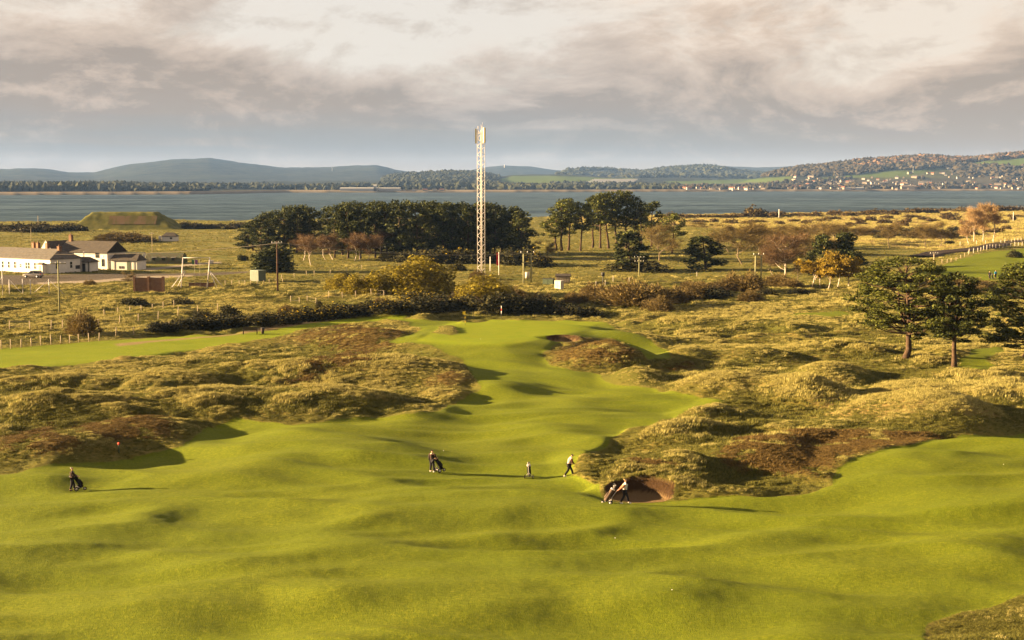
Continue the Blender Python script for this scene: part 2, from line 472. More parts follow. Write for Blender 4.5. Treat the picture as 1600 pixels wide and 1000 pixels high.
fair = np.where((sand + face) > 0, 0, fair)

# ---- shore
sx = GX / GY
shore = np.interp(sx, [-.5, -.3, -.15, 0, .1, .25, .37, .6], [800, 815, 850, 900, 960, 1040, 1130, 1150]) + 25 * fbm(GX, GY * 0, 90, 2, 71)
coast = sstep(GY, shore - 60, shore - 8)
Z += (sstep(GY, shore - 170, shore - 70) * (1 - sstep(GY, shore - 60, shore - 20))) * (.5 + .9 * np.abs(fbm(GX, GY, 22, 3, 77)))
SEA_Z = -3.0
Z = Z * (1 - coast) + (-1.0) * coast - sstep(GY, shore - 12, shore + 40) * 5
Z = np.where(GY > shore + 40, -6.0, Z)

nR, nC = GX.shape
idx = np.arange(nR * nC).reshape(nR, nC)
quads = np.stack([idx[:-1, :-1], idx[:-1, 1:], idx[1:, 1:], idx[1:, :-1]], -1).reshape(-1, 4)

def grid_z(x, y, A=None):
    A = Z if A is None else A
    x = np.asarray(x, float); y = np.asarray(y, float)
    r = np.clip(np.searchsorted(ROW, y) - 1, 0, nR - 2)
    ty = np.clip((y - ROW[r]) / (ROW[r + 1] - ROW[r]), 0, 1)
    s = x / np.maximum(y, .1)
    c = np.clip(np.searchsorted(COL, s) - 1, 0, nC - 2)
    tx = np.clip((s - COL[c]) / (COL[c + 1] - COL[c]), 0, 1)
    return (A[r, c] * (1 - tx) + A[r, c + 1] * tx) * (1 - ty) + (A[r + 1, c] * (1 - tx) + A[r + 1, c + 1] * tx) * ty

_D = np.concatenate([np.arange(58, 260, .2), np.arange(260, 1300, 1.0)])
def G(px, py):
    """where the sight line through (px, py) of the photograph first meets the ground"""
    dxx, dyy, dzz = (px - 800) / F_PX, cp + (500 - py) / F_PX * sp, -sp + (500 - py) / F_PX * cp
    t = _D / dyy
    x, zz = dxx * t, CAM_H + dzz * t
    below = np.nonzero(zz <= grid_z(x, _D))[0]
    i = below[0] if len(below) else len(_D) - 1
    return Vector((float(x[i]), float(_D[i]), float(grid_z(x[i], _D[i]))))

def GF(px, y):
    """ground point at column px and distance y"""
    x = (px - 800) / F_PX * (y * cp + CAM_H * sp)
    return Vector((float(x), float(y), float(grid_z(x, y))))

# ---- ground material
gm, t = material('links_turf', .9, .08)
pos = t.new('ShaderNodeNewGeometry').outputs['Position']
a1 = t.new('ShaderNodeVertexColor', layer_name='zone_a'); a2 = t.new('ShaderNodeVertexColor', layer_name='zone_b')
fa, gr, he = t.sep(a1.outputs[0]); sa_, pa, asf = t.sep(a2.outputs[0])
a3 = t.new('ShaderNodeVertexColor', layer_name='zone_c')
fc, dr, ke = t.sep(a3.outputs[0])
a4 = t.new('ShaderNodeVertexColor', layer_name='zone_d'); fb, _u1, _u2 = t.sep(a4.outputs[0])
n_big = t.noise(pos, .055, 4, .6); n_mid = t.noise(pos, .5, 5, .65); n_fine = t.noise(pos, 5.5, 4, .7); n_gr = t.noise(pos, 22.0, 2, .6)
streak = t.noise(t.mapping(pos, (.35, 1.6, 1)), 1.1, 5, .7)
mown = t.mix(t.maprange(n_big, .32, .7), (0.158, 0.200, 0.004), (0.255, 0.250, 0.010))
mown = t.mix(t.maprange(streak, .4, .75, 0, .5), mown, (0.235, 0.212, 0.020))
mown = t.mix(t.maprange(n_mid, .42, .72, 0, .55), mown, (0.085, 0.108, 0.003))
mown = t.mix(t.maprange(n_fine, .35, .8, 0, .55), (0.072, 0.098, 0.004), mown)
mown = t.mix(t.maprange(n_gr, .3, .8, 0, .3), mown, (0.235, 0.225, 0.018))
puttc = t.mix(t.maprange(n_mid, .3, .7), (0.140, 0.190, 0.004), (0.180, 0.210, 0.007))
n_pat = t.noise(t.mapping(pos, (1, 1.7, 1)), 2.6, 5, .72)
mown = t.mix(t.maprange(n_pat, .48, .72, 0, .6), mown, (0.066, 0.080, 0.003))
mown = t.mix(t.maprange(n_pat, .28, .45, .45, 0), mown, (0.215, 0.200, 0.018))
mown = t.vmath('SCALE', t.mix(t.math('MULTIPLY', gr, .7), mown, puttc), 1.2)
r_n = t.noise(pos, .16, 6, .68); r_n2 = t.noise(pos, 1.7, 5, .7)
rv = t.math('ADD', t.math('MULTIPLY', r_n, .6), t.math('MULTIPLY', r_n2, .55))
rr = t.new('ShaderNodeValToRGB'); q = rr.color_ramp.elements
q[0].position, q[0].color = .36, (0.040, 0.036, 0.008, 1)
q[1].position, q[1].color = .82, (0.40, 0.275, 0.09, 1)
for p_, c_ in ((.48, (0.085, 0.078, 0.014)), (.6, (0.155, 0.130, 0.028)), (.7, (0.25, 0.185, 0.052))):
    z_ = q.new(p_); z_.color = (*c_, 1)
t.put(rr.inputs[0], rv)
roughc = t.mix(t.math('MULTIPLY', dr, .7), rr.outputs[0], t.mix(t.maprange(n_mid, .3, .7), (0.28, 0.18, 0.06), (0.50, 0.345, 0.13)))
roughc = t.mix(t.maprange(n_big, .42, .66, 0, .7), roughc, (0.105, 0.118, 0.018))
roughc = t.mix(t.math('MULTIPLY', fb, .6), roughc, t.mix(n_fine, (0.10, 0.108, 0.010), (0.22, 0.20, 0.035)))
heathc = t.mix(t.maprange(r_n2, .35, .7), (0.050, 0.034, 0.009), (0.175, 0.115, 0.028))
roughc = t.mix(t.math('MULTIPLY', he, .9), roughc, heathc)
plainc = t.mix(t.maprange(r_n, .36, .62), (0.085, 0.095, 0.016), (0.205, 0.175, 0.045))
plainc = t.mix(t.maprange(n_mid, .5, .75, 0, .5), plainc, (0.085, 0.085, 0.016))
plainc = t.mix(t.math('MULTIPLY', dr, .8), plainc, t.mix(t.maprange(n_mid, .3, .7), (0.30, 0.20, 0.07), (0.52, 0.37, 0.145)))
roughc = t.mix(t.maprange(t.sep(pos)[1], 260, 340, 0, .85), roughc, plainc)
colr = t.mix(t.maprange(t.math('ADD', fa, t.math('MULTIPLY', t.math('SUBTRACT', n_fine, .5), .5)), .3, .7), roughc, mown)
colr = t.mix(pa, colr, t.mix(n_fine, (0.17, 0.12, 0.05), (0.30, 0.22, 0.11)))
colr = t.mix(asf, colr, t.mix(n_mid, (0.075, 0.062, 0.05), (0.11, 0.09, 0.07)))
colr = t.mix(ke, colr, (0.30, 0.25, 0.19))
colr = t.mix(sa_, colr, t.mix(n_fine, (0.165, 0.105, 0.050), (0.235, 0.155, 0.072)))
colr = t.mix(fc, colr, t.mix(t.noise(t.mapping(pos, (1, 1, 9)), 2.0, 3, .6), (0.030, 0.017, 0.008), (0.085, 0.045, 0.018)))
t.put(t.b.inputs['Base Color'], t.vmath('SCALE', colr, .80))
hgt = t.math('ADD', t.math('MULTIPLY', n_gr, .42), t.math('MULTIPLY', n_fine, t.math('ADD', t.math('MULTIPLY', t.math('SUBTRACT', 1.0, fa), 2.6), .55)))
bump(t, hgt, .9, .11)

gme = mesh_np('ground', np.stack([GX, GY, Z], -1).reshape(-1, 3), quads, [gm], smooth=True)
def vcol(me, name, a, b, c):
    at = me.color_attributes.new(name, 'FLOAT_COLOR', 'POINT')
    v = np.stack([a, b, c, np.ones_like(a)], -1).reshape(-1, 4).astype(np.float32)
    at.data.foreach_set('color', v.ravel())
vcol(gme, 'zone_a', fair, green, heath)
vcol(gme, 'zone_b', sand, path, asph)
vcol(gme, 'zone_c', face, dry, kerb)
vcol(gme, 'zone_d', fairB, fairB, fairB)
tag(link('ground', gme), kind='structure')

# ------------------------------------------------------------------ water
wm, t = material('sea_water', .35, .28)
pos = t.new('ShaderNodeNewGeometry').outputs['Position']
wv = t.noise(t.mapping(pos, (.022, .05, 1)), 1.0, 6, .62)
wv2 = t.noise(t.mapping(pos, (.0025, .008, 1)), 1.0, 4, .6)
wv3 = t.noise(t.mapping(pos, (.10, .16, 1)), 1.0, 3, .6)
t.put(t.b.inputs['Base Color'], t.mix(t.maprange(t.math('ADD', t.math('MULTIPLY', wv, .5), t.math('MULTIPLY', wv2, .5)), .44, .57), (0.009, 0.024, 0.040), (0.064, 0.098, 0.128)))
foam = t.math('MULTIPLY', t.maprange(wv3, .66, .74), t.maprange(wv2, .45, .6))
t.put(t.b.inputs['Roughness'], t.maprange(wv2, .35, .65, .42, .60))
t.b.inputs['IOR'].default_value = 1.12
bump(t, t.math('ADD', wv, t.math('MULTIPLY', wv3, .5)), 1.0, 2.2)
sv = np.array([(-9000, 500, SEA_Z), (9000, 500, SEA_Z), (9000, 14000, SEA_Z), (-9000, 14000, SEA_Z)], float)
tag(link('sea', mesh_np('sea', sv, np.array([[0, 1, 2, 3]]), [wm])), kind='structure')

# ------------------------------------------------------------------ far shore and hills
fr = np.concatenate([np.arange(2450, 4400, 22), np.geomspace(4400, 12800, 130)])
fcx = np.linspace(-.56, .56, 620)
FX = fr[:, None] * fcx[None, :]; FY = np.repeat(fr[:, None], len(fcx), 1)
FPX = 800 + F_PX * fcx * 1.0
def ridge(D, front, back, prof, rag=0.0, seed=0):
    xs, ys = zip(*prof)
    y = np.interp(FPX, xs, ys)
    zt = z_for(y, D) - 0.0
    zt = zt + rag * fbm(FX, FY, 320, 3, seed)
    u = (FY - D)
    b = np.where(u < 0, np.clip(1 + u / front, 0, 1), np.clip(1 - u / back, 0, 1))
    b = b * b * (3 - 2 * b)
    return np.maximum(zt, 0) * b
shore2 = np.interp(FPX, [-400, 0, 300, 450, 800, 1100, 1600, 2100], [2650, 2720, 2900, 3400, 3500, 3750, 4050, 4200])
FZ = np.full_like(FX, -6.0)
land = sstep(FY, shore2 - 30, shore2 + 30)
base = -6 + land * 9 + sstep(FY, shore2, shore2 + 900) * 5
RA = [(-400, 268), (0, 266), (40, 264), (75, 265), (110, 270), (150, 270), (180, 264), (230, 256), (270, 250), (330, 249), (370, 254), (420, 260), (450, 263), (500, 263), (560, 260), (590, 260), (620, 266), (660, 272), (700, 275), (760, 278), (900, 290), (2000, 300)]
RB = [(-400, 300), (640, 285), (700, 273), (730, 268), (750, 262), (790, 259), (830, 261), (870, 267), (920, 270), (1000, 266), (1060, 260), (1100, 258), (1180, 262), (1240, 260), (1300, 265), (1500, 270), (2000, 270)]
RC = [(-400, 290), (0, 290), (150, 290), (290, 288), (450, 284), (590, 284), (620, 277), (660, 274), (700, 273), (755, 275), (775, 281), (800, 286), (2000, 295)]
RD = [(-400, 300), (740, 290), (770, 278), (800, 274), (840, 273), (880, 273), (940, 276), (1000, 278), (1060, 278), (1200, 280), (1300, 285), (2000, 290)]
RF = [(-400, 300), (850, 285), (885, 267), (950, 266), (1000, 270), (1040, 266), (1090, 262), (1130, 265), (1160, 270), (1200, 273), (1300, 280), (2000, 285)]
RE = [(-400, 305), (1100, 296), (1160, 284), (1200, 274), (1250, 264), (1290, 260), (1340, 254), (1400, 249), (1440, 247), (1480, 250), (1520, 250), (1560, 245), (1600, 242), (1700, 238), (2100, 236)]
hs = [ridge(10200, 4200, 2300, RA, 10, 1), ridge(11800, 3200, 900, RB, 8, 2), ridge(6200, 1900, 1500, RC, 6, 3), ridge(6600, 2300, 1600, RD, 3, 4), ridge(8200, 1600, 1500, RF, 5, 5), ridge(5600, 1500, 1800, RE, 5, 6)]
FZ = base + 0
for h in hs: FZ = np.maximum(FZ, np.where(land > .5, h, -6))
FZ = FZ + land * sstep(FY, shore2 + 100, shore2 + 900) * (4 * fbm(FX, FY, 420, 3, 9))
fPX, fPY = proj(FX, FY, FZ)
jx = fPX + 5 * fbm(FX, FY, 260, 3, 12); jy = fPY + 1.0 * fbm(FX, FY, 260, 3, 14)
FIELDS = [[(775, 281), (800, 275), (850, 274), (940, 278), (1000, 279), (960, 283), (860, 287), (790, 287)], [(1040, 283), (1150, 281), (1240, 276), (1230, 284), (1100, 288), (1040, 288)], [(1330, 273), (1390, 267), (1460, 264), (1500, 264), (1480, 272), (1400, 275)],
          [(1490, 258), (1520, 254), (1600, 247), (1700, 245), (1700, 262), (1600, 262), (1520, 262)], [(1250, 283), (1330, 274), (1500, 272), (1500, 279), (1330, 279)]]
field = np.zeros_like(FX)
for p_ in FIELDS: field = np.maximum(field, in_poly(jx, jy, p_))
patch = ((fbm(FX, FY * .8, 520, 2, 17) > .28) & (FY > 5200) & (fPX < 760)).astype(float)
sandy = (land > .5) & (FY < shore2 + 60)
town = in_poly(jx, jy, [(1060, 298), (1060, 288), (1150, 286), (1250, 283), (1330, 278), (1400, 278), (1480, 262), (1600, 262), (1700, 262), (1700, 298)])
fm, t = material('far_country', .95, .02)
pos = t.new('ShaderNodeNewGeometry').outputs['Position']
va = t.new('ShaderNodeVertexColor', layer_name='zone_a'); f_, s_, tw = t.sep(va.outputs[0])
vb = t.new('ShaderNodeVertexColor', layer_name='zone_b'); p2_, _a, _b = t.sep(vb.outputs[0])
n1 = t.noise(pos, .012, 6, .7); n2 = t.noise(pos, .0018, 3, .5)
c = t.mix(t.maprange(n1, .35, .65), (0.010, 0.014, 0.012), (0.028, 0.030, 0.020))
c = t.mix(t.math('MULTIPLY', p2_, .5), c, (0.030, 0.036, 0.022))
c = t.mix(f_, c, t.mix(n2, (0.045, 0.085, 0.016), (0.085, 0.10, 0.026)))
c = t.mix(t.math('MULTIPLY', tw, .6), c, (0.075, 0.065, 0.045))
c = t.mix(s_, c, (0.20, 0.16, 0.11))
t.put(t.b.inputs['Base Color'], c)
i2 = np.arange(FX.size).reshape(FX.shape)
fme = mesh_np('hills', np.stack([FX, FY, FZ], -1).reshape(-1, 3), np.stack([i2[:-1, :-1], i2[:-1, 1:], i2[1:, 1:], i2[1:, :-1]], -1).reshape(-1, 4), [fm], smooth=True)
vcol(fme, 'zone_a', blur(field.astype(np.float32)), blur(sandy.astype(np.float32)), blur(town.astype(np.float32)))
vcol(fme, 'zone_b', blur(patch.astype(np.float32), 2), land * 0, land * 0)
tag(link('hills', fme), kind='structure')

def far_z(x, y):
    x = np.asarray(x, float); y = np.asarray(y, float)
    r = np.clip(np.searchsorted(fr, y) - 1, 0, len(fr) - 2); ty = np.clip((y - fr[r]) / (fr[r + 1] - fr[r]), 0, 1)
    s = x / y; c_ = np.clip(np.searchsorted(fcx, s) - 1, 0, len(fcx) - 2); tx = np.clip((s - fcx[c_]) / (fcx[c_ + 1] - fcx[c_]), 0, 1)
    return (FZ[r, c_] * (1 - tx) + FZ[r, c_ + 1] * tx) * (1 - ty) + (FZ[r + 1, c_] * (1 - tx) + FZ[r + 1, c_ + 1] * tx) * ty
_FD = np.geomspace(2500, 12700, 900)
def GFar(px, py):
    dxx, dyy, dzz = (px - 800) / F_PX, cp + (500 - py) / F_PX * sp, -sp + (500 - py) / F_PX * cp
    tt = _FD / dyy
    zz = CAM_H + dzz * tt
    b = np.nonzero(zz <= far_z(dxx * tt, _FD))[0]
    if not len(b): return None
    i = b[0]
    return Vector((float(dxx * tt[i]), float(_FD[i]), float(far_z(dxx * tt[i], _FD[i]))))

# ------------------------------------------------------------------ haze
hm = bpy.data.materials.new('haze'); hm.use_nodes = True
hn = hm.node_tree; hn.nodes.clear()
pvn = hn.nodes.new('ShaderNodeVolumePrincipled'); ho = hn.nodes.new('ShaderNodeOutputMaterial')
pvn.inputs['Color'].default_value = (0.25, 0.44, 0.92, 1)
pvn.inputs['Density'].default_value = 0.000027
pvn.inputs['Anisotropy'].default_value = 0.0
hn.links.new(pvn.outputs[0], ho.inputs['Volume'])
top = max(260.0, float(FZ.max()) + 60)
bx0, bx1, by0, by1, bz0 = -9500, 9500, -60, 14500, -8.5
hv = [(x, y, z) for z in (bz0, top) for x, y in ((bx0, by0), (bx1, by0), (bx1, by1), (bx0, by1))]
hf = [(0, 3, 2, 1), (4, 5, 6, 7), (0, 1, 5, 4), (1, 2, 6, 5), (2, 3, 7, 6), (3, 0, 4, 7)]
tag(link('haze', mesh_np('haze', hv, np.array(hf), [hm])), kind='stuff')
# ------------------------------------------------------------------ rough grass: tussocks scattered over the dunes
def tussock(name, mat, n, h, spread, wid, seed, flop=.6):
    r = np.random.RandomState(seed)
    ang = r.rand(n) * 2 * np.pi; rad = np.sqrt(r.rand(n)) * spread * .45
    bx, by = np.cos(ang) * rad, np.sin(ang) * rad
    hh = h * (.55 + .6 * r.rand(n)); lean = flop * (.3 + r.rand(n))
    la = .25 + r.randn(n) * 1.05
    wv_ = wid * (.7 + .6 * r.rand(n))
    tx, ty = -np.sin(la) * wv_, np.cos(la) * wv_
    ox, oy = np.cos(la) * hh * lean, np.sin(la) * hh * lean
    z0 = np.full(n, -.08)
    P0 = np.stack([bx - tx, by - ty, z0], -1); P1 = np.stack([bx + tx, by + ty, z0], -1)
    P2 = np.stack([bx + ox * .35 + tx * .8, by + oy * .35 + ty * .8, hh * .62], -1); P3 = np.stack([bx + ox * .35 - tx * .8, by + oy * .35 - ty * .8, hh * .62], -1)
    P4 = np.stack([bx + ox, by + oy, hh * (1 - .35 * lean)], -1)
    V = np.stack([P0, P1, P2, P3, P4], 1).reshape(-1, 3)
    b = np.arange(n)[:, None] * 5
    me = mesh_np(name, V, [b + np.array([[0, 1, 2, 3]]), b + np.array([[3, 2, 4]])], [mat])
    return me

def scatter(name, label, pts, scl, meshes, kindmat=None):
    """one stuff object: points carrying tussocks through a geometry-nodes tree"""
    src = []
    hidden = bpy.data.collections.get('tussock_sources') or bpy.data.collections.new('tussock_sources')
    me = bpy.data.meshes.new(name)
    me.vertices.add(len(pts)); me.vertices.foreach_set('co', np.asarray(pts, np.float32).ravel())
    at = me.attributes.new('size', 'FLOAT', 'POINT'); at.data.foreach_set('value', np.asarray(scl, np.float32))
    me.update()
    o = link(name, me)
    ng = bpy.data.node_groups.new(name, 'GeometryNodeTree')
    ng.interface.new_socket('Geometry', in_out='INPUT', socket_type='NodeSocketGeometry')
    ng.interface.new_socket('Geometry', in_out='OUTPUT', socket_type='NodeSocketGeometry')
    N = ng.nodes
    gi, go = N.new('NodeGroupInput'), N.new('NodeGroupOutput')
    col_ = bpy.data.collections.new(name + '_source')
    for m in meshes:
        so = bpy.data.objects.new('tussock', m); col_.objects.link(so)
    ci = N.new('GeometryNodeCollectionInfo'); ci.inputs[0].default_value = col_
    ci.inputs['Separate Children'].default_value = True; ci.inputs['Reset Children'].default_value = True
    ip = N.new('GeometryNodeInstanceOnPoints'); ip.inputs['Pick Instance'].default_value = True
    rv = N.new('FunctionNodeRandomValue'); rv.data_type = 'FLOAT_VECTOR'
    rv.inputs[0].default_value = (-.14, -.14, -.8); rv.inputs[1].default_value = (.14, .14, .8)
    ri = N.new('FunctionNodeRandomValue'); ri.data_type = 'INT'
    ri.inputs[4].default_value = 0; ri.inputs[5].default_value = len(meshes) - 1
    na = N.new('GeometryNodeInputNamedAttribute'); na.data_type = 'FLOAT'; na.inputs[0].default_value = 'size'
    L = ng.links
    L.new(gi.outputs[0], ip.inputs['Points']); L.new(ci.outputs[0], ip.inputs['Instance'])
    L.new(rv.outputs[0], ip.inputs['Rotation']); L.new(ri.outputs[2], ip.inputs['Instance Index'])
    L.new(na.outputs[0], ip.inputs['Scale']); L.new(ip.outputs[0], go.inputs[0])
    md = o.modifiers.new('scatter', 'NODES'); md.node_group = ng
    return tag(o, kind='stuff')

rg = np.random.RandomState(11)
def sample(n, d0, d1, pw=1.0, s0=-.40, s1=.40):
    u = rg.rand(n)
    d = (d0 ** (1 - pw) + u * (d1 ** (1 - pw) - d0 ** (1 - pw))) ** (1 / (1 - pw)) if pw != 1 else d0 * (d1 / d0) ** u
    x = d * (s0 + rg.rand(n) * (s1 - s0))
    return x, d
def mats_at(x, y):
    return [grid_z(x, y, A) for A in (fair, heath, dry, np.maximum(np.maximum(sand, face), np.maximum(asph, np.maximum(kerb, path))))]

straw_m = leafy('straw_grass', [(0.10, 0.092, 0.018), (0.285, 0.252, 0.068), (0.50, 0.43, 0.155)], .8, .7, .25)
olive_m = leafy('olive_grass', [(0.034, 0.036, 0.006), (0.092, 0.094, 0.014), (0.21, 0.19, 0.040)], .8, .7, .2)
heath_m = leafy('heather', [(0.040, 0.026, 0.008), (0.100, 0.064, 0.017), (0.20, 0.132, 0.038)], .85, .7, .1)
mead_m = leafy('meadow_grass', [(0.065, 0.066, 0.012), (0.14, 0.130, 0.027), (0.26, 0.22, 0.055)], .8, .7, .2)
strawT = [tussock('straw_tussock', straw_m, 60, .44, 1.5, .018, s, .95) for s in (1, 2, 3)]
oliveT = [tussock('olive_tussock', olive_m, 60, .32, 1.5, .020, s, .9) for s in (4, 5, 6)]
heathT = [tussock('heather_tuft', heath_m, 60, .26, 1.3, .026, s, .8) for s in (7, 8)]
meadT = [tussock('meadow_tussock', mead_m, 30, .55, 1.3, .05, s, .8) for s in (9, 10)]

x, y = sample(300000, 62, 300, 1.6)
fb_ = grid_z(x, y, fairB)
f_, h_, d_, o_ = mats_at(x, y)
keep = (f_ < .25 + .6 * rg.rand(len(x)) ** 2) & (o_ < .1) & (.5 * fbm(x, y, 5.0, 3, 141) + .7 * fbm(x, y, 19, 2, 143) + rg.randn(len(x)) * .5 > -.55 + fb_ * .9)
x, y, f_, h_, d_, fb_ = x[keep], y[keep], f_[keep], h_[keep], d_[keep], fb_[keep]
pn = .55 * fbm(x, y, 6.0, 3, 101) + .75 * fbm(x, y, 26, 2, 103) + .36 * sstep(y, 118, 155) - .42
zz = grid_z(x, y)
zavg = (grid_z(x - 3, y) + grid_z(x + 3, y) + grid_z(x, y - 3) + grid_z(x, y + 3)) / 4
crest = zz - zavg
isH = h_ > .25 + .6 * rg.rand(len(x))
isS = ~isH & ((pn + crest * 2.2 + d_ * .5 - f_ * .5 + .08 + rg.randn(len(x)) * .28) > .12)
isO = ~isH & ~isS
near_fair = np.clip(1 - 1.15 * fb_, .3, 1)
P = np.stack([x, y, zz], -1); tall = sstep(fbm(x, y, 14, 2, 151), -.3, .5)
sc_ = (.24 + .18 * rg.rand(len(x)) + .46 * tall * rg.rand(len(x)) ** 2) * near_fair * (1 + (y - 100) / 320)
scatter('straw_grass', '', P[isS], (sc_ * 1.05)[isS], strawT)
scatter('olive_grass', '', P[isO], sc_[isO], oliveT)
scatter('heather', '', P[isH], sc_[isH], heathT)
# beyond: coarser meadow tussocks out to the shore
x, y = sample(70000, 285, 1050, 1.3)
f_, h_, d_, o_ = mats_at(x, y)
sh = grid_z(x, y, shore)
pn = fbm(x, y, 22.0, 3, 111)
keep = (f_ < .3) & (o_ < .1) & (y < sh - 12) & (pn + rg.randn(len(x)) * .25 > -.25 - d_ * .3)
x, y, d_, pn = x[keep], y[keep], d_[keep], pn[keep]
P = np.stack([x, y, grid_z(x, y)], -1); sc_ = (.5 + .6 * rg.rand(len(x))) * (1 + (y - 285) / 700)
isS = (d_ + .5 * pn + rg.randn(len(x)) * .2) > .55
scatter('meadow_grass', '', P[~isS], sc_[~isS] * .48, meadT)
scatter('pale_marram_grass', '', P[isS], sc_[isS] * 1.1, strawT)
# ------------------------------------------------------------------ trees and shrubs
class Acc:
    def __init__(s): s.V, s.T, s.Q, s.tm, s.qm, s.n = [], [], [], [], [], 0
    def tris(s, v, m=0):
        v = np.asarray(v, np.float32).reshape(-1, 3); k = len(v) // 3
        s.V.append(v); s.T.append(np.arange(s.n, s.n + 3 * k).reshape(-1, 3)); s.tm.append(np.full(k, m)); s.n += 3 * k
    def quads(s, v, q, m=0):
        v = np.asarray(v, np.float32); q = np.asarray(q)
        s.V.append(v); s.Q.append(q + s.n); s.qm.append(np.full(len(q), m)); s.n += len(v)
    def tube(s, pts, rad, k=6, m=0, cap=False):
        pts = np.asarray(pts, float); n = len(pts)
        rad = np.broadcast_to(rad, (n,))
        tan = np.gradient(pts, axis=0); tan /= np.linalg.norm(tan, axis=1, keepdims=True) + 1e-9
        up = np.array([0, 0, 1.]) if abs(tan[0][2]) < .9 else np.array([1., 0, 0])
        a = np.cross(tan, up); a /= np.linalg.norm(a, axis=1, keepdims=True) + 1e-9
        b = np.cross(tan, a)
        th = np.arange(k) / k * 2 * np.pi
        v = pts[:, None] + rad[:, None, None] * (np.cos(th)[None, :, None] * a[:, None] + np.sin(th)[None, :, None] * b[:, None])
        i = np.arange(n * k).reshape(n, k); j = np.roll(i, -1, 1)
        q = np.stack([i[:-1], j[:-1], j[1:], i[1:]], -1).reshape(-1, 4)
        s.quads(v.reshape(-1, 3), q, m)
        if cap:
            c = s.n; s.V.append(np.array([pts[-1], pts[0]], np.float32)); s.n += 2
            base_i = c - n * k
            e = base_i + i[-1]; e2 = base_i + i[0]
            s.T.append(np.stack([e, np.roll(e, -1), np.full(k, c)], -1)); s.tm.append(np.full(k, m))
            s.T.append(np.stack([np.roll(e2, -1), e2, np.full(k, c + 1)], -1)); s.tm.append(np.full(k, m))
    def mesh(s, name, mats, smooth=False):
        F, mi = [], []
        if s.T: F.append(np.concatenate(s.T)); mi.append(np.concatenate(s.tm))
        if s.Q: F.append(np.concatenate(s.Q)); mi.append(np.concatenate(s.qm))
        return mesh_np(name, np.concatenate(s.V), F, mats, np.concatenate(mi), smooth)

def leaves(acc, c, size, r, up=.5, elong=1.0, m=0):
    """leaf-sized faces at points c, facing every way with a bias to the sky"""
    n = len(c)
    nrm = r.randn(n, 3); nrm[:, 2] = np.abs(nrm[:, 2]) + up
    nrm /= np.linalg.norm(nrm, axis=1, keepdims=True)
    a = np.cross(nrm, r.randn(n, 3)); a /= np.linalg.norm(a, axis=1, keepdims=True) + 1e-9
    b = np.cross(nrm, a)
    s_ = (size * (.6 + .8 * r.rand(n)))[:, None]
    v = np.stack([c + a * s_ * elong, c - a * s_ * .6 * elong + b * s_ * .7, c - a * s_ * .6 * elong - b * s_ * .7], 1)
    acc.tris(v, m)

def pad(r, c, rx, rz, n, shell=.45):
    d = r.randn(n, 3); d /= np.linalg.norm(d, axis=1, keepdims=True)
    rad = np.where(r.rand(n) < .75, 1 - shell * r.rand(n) ** 1.5, r.rand(n) ** .5)[:, None]
    lob = 1 + .22 * np.sin(d[:, :1] * 4 + c[0]) * np.cos(d[:, 1:2] * 5 + c[1])
    p = d * rad * lob * np.array([rx, rx, rz])
    p[:, 2] = np.where(p[:, 2] < 0, p[:, 2] * .45, p[:, 2])
    return p + c

bark_pine = plain('pine_bark', (0.082, 0.052, 0.032), .9, .1, .3, 2.5)
bark_dark = plain('dark_bark', (0.085, 0.06, 0.038), .9, .1, .3, 2.5)
bark_birch = plain('birch_bark', (0.62, 0.52, 0.42), .8, .2, .35, 4.0)
bark_grey = plain('grey_bark', (0.20, 0.155, 0.10), .9, .1, .3, 2.5)
needle_m = leafy('pine_needles', [(0.015, 0.020, 0.005), (0.055, 0.064, 0.011), (0.145, 0.155, 0.024)], .7, .6, .12, .5)
needle_d = leafy('dark_pine_needles', [(0.014, 0.019, 0.006), (0.040, 0.050, 0.012), (0.10, 0.105, 0.024)], .75, .6, .08, .25)
gorse_m = leafy('gorse_leaves', [(0.009, 0.010, 0.004), (0.026, 0.026, 0.008), (0.075, 0.065, 0.016)], .8, .6, .05, .5)
gorse_fl = plain('gorse_flowers', (0.45, 0.31, 0.01), .7, .1, .15, 5)
willow_m = leafy('yellow_willow_leaves', [(0.085, 0.070, 0.008), (0.24, 0.195, 0.018), (0.42, 0.335, 0.035)], .75, .55, .25, .4)
brownb_m = leafy('brown_twigs', [(0.055, 0.039, 0.014), (0.125, 0.09, 0.030), (0.22, 0.16, 0.055)], .85, .55, .15, .4)
redtw_m = leafy('russet_twigs', [(0.055, 0.034, 0.017), (0.125, 0.076, 0.038), (0.21, 0.135, 0.068)], .85, .5, .15, .4)
gold_m = leafy('golden_leaves', [(0.10, 0.070, 0.010), (0.24, 0.165, 0.018), (0.42, 0.29, 0.03)], .75, .5, .3, .4)
palet_m = leafy('pale_twigs', [(0.16, 0.10, 0.045), (0.32, 0.21, 0.095), (0.46, 0.31, 0.15)], .85, .5, .2, .4)
shore_m = leafy('shore_scrub_leaves', [(0.045, 0.031, 0.012), (0.105, 0.071, 0.028), (0.18, 0.125, 0.05)], .85, .5, .1, .3)
scrub_m = leafy('dark_scrub_leaves', [(0.018, 0.016, 0.006), (0.048, 0.040, 0.013), (0.095, 0.075, 0.026)], .85, .5, .1, .3)

def tree_thing(name, label, cat, parts, group=None):
    t_ = thing(name, label, cat, group=group)
    for n, me in parts: link(n, me, t_)
    return t_

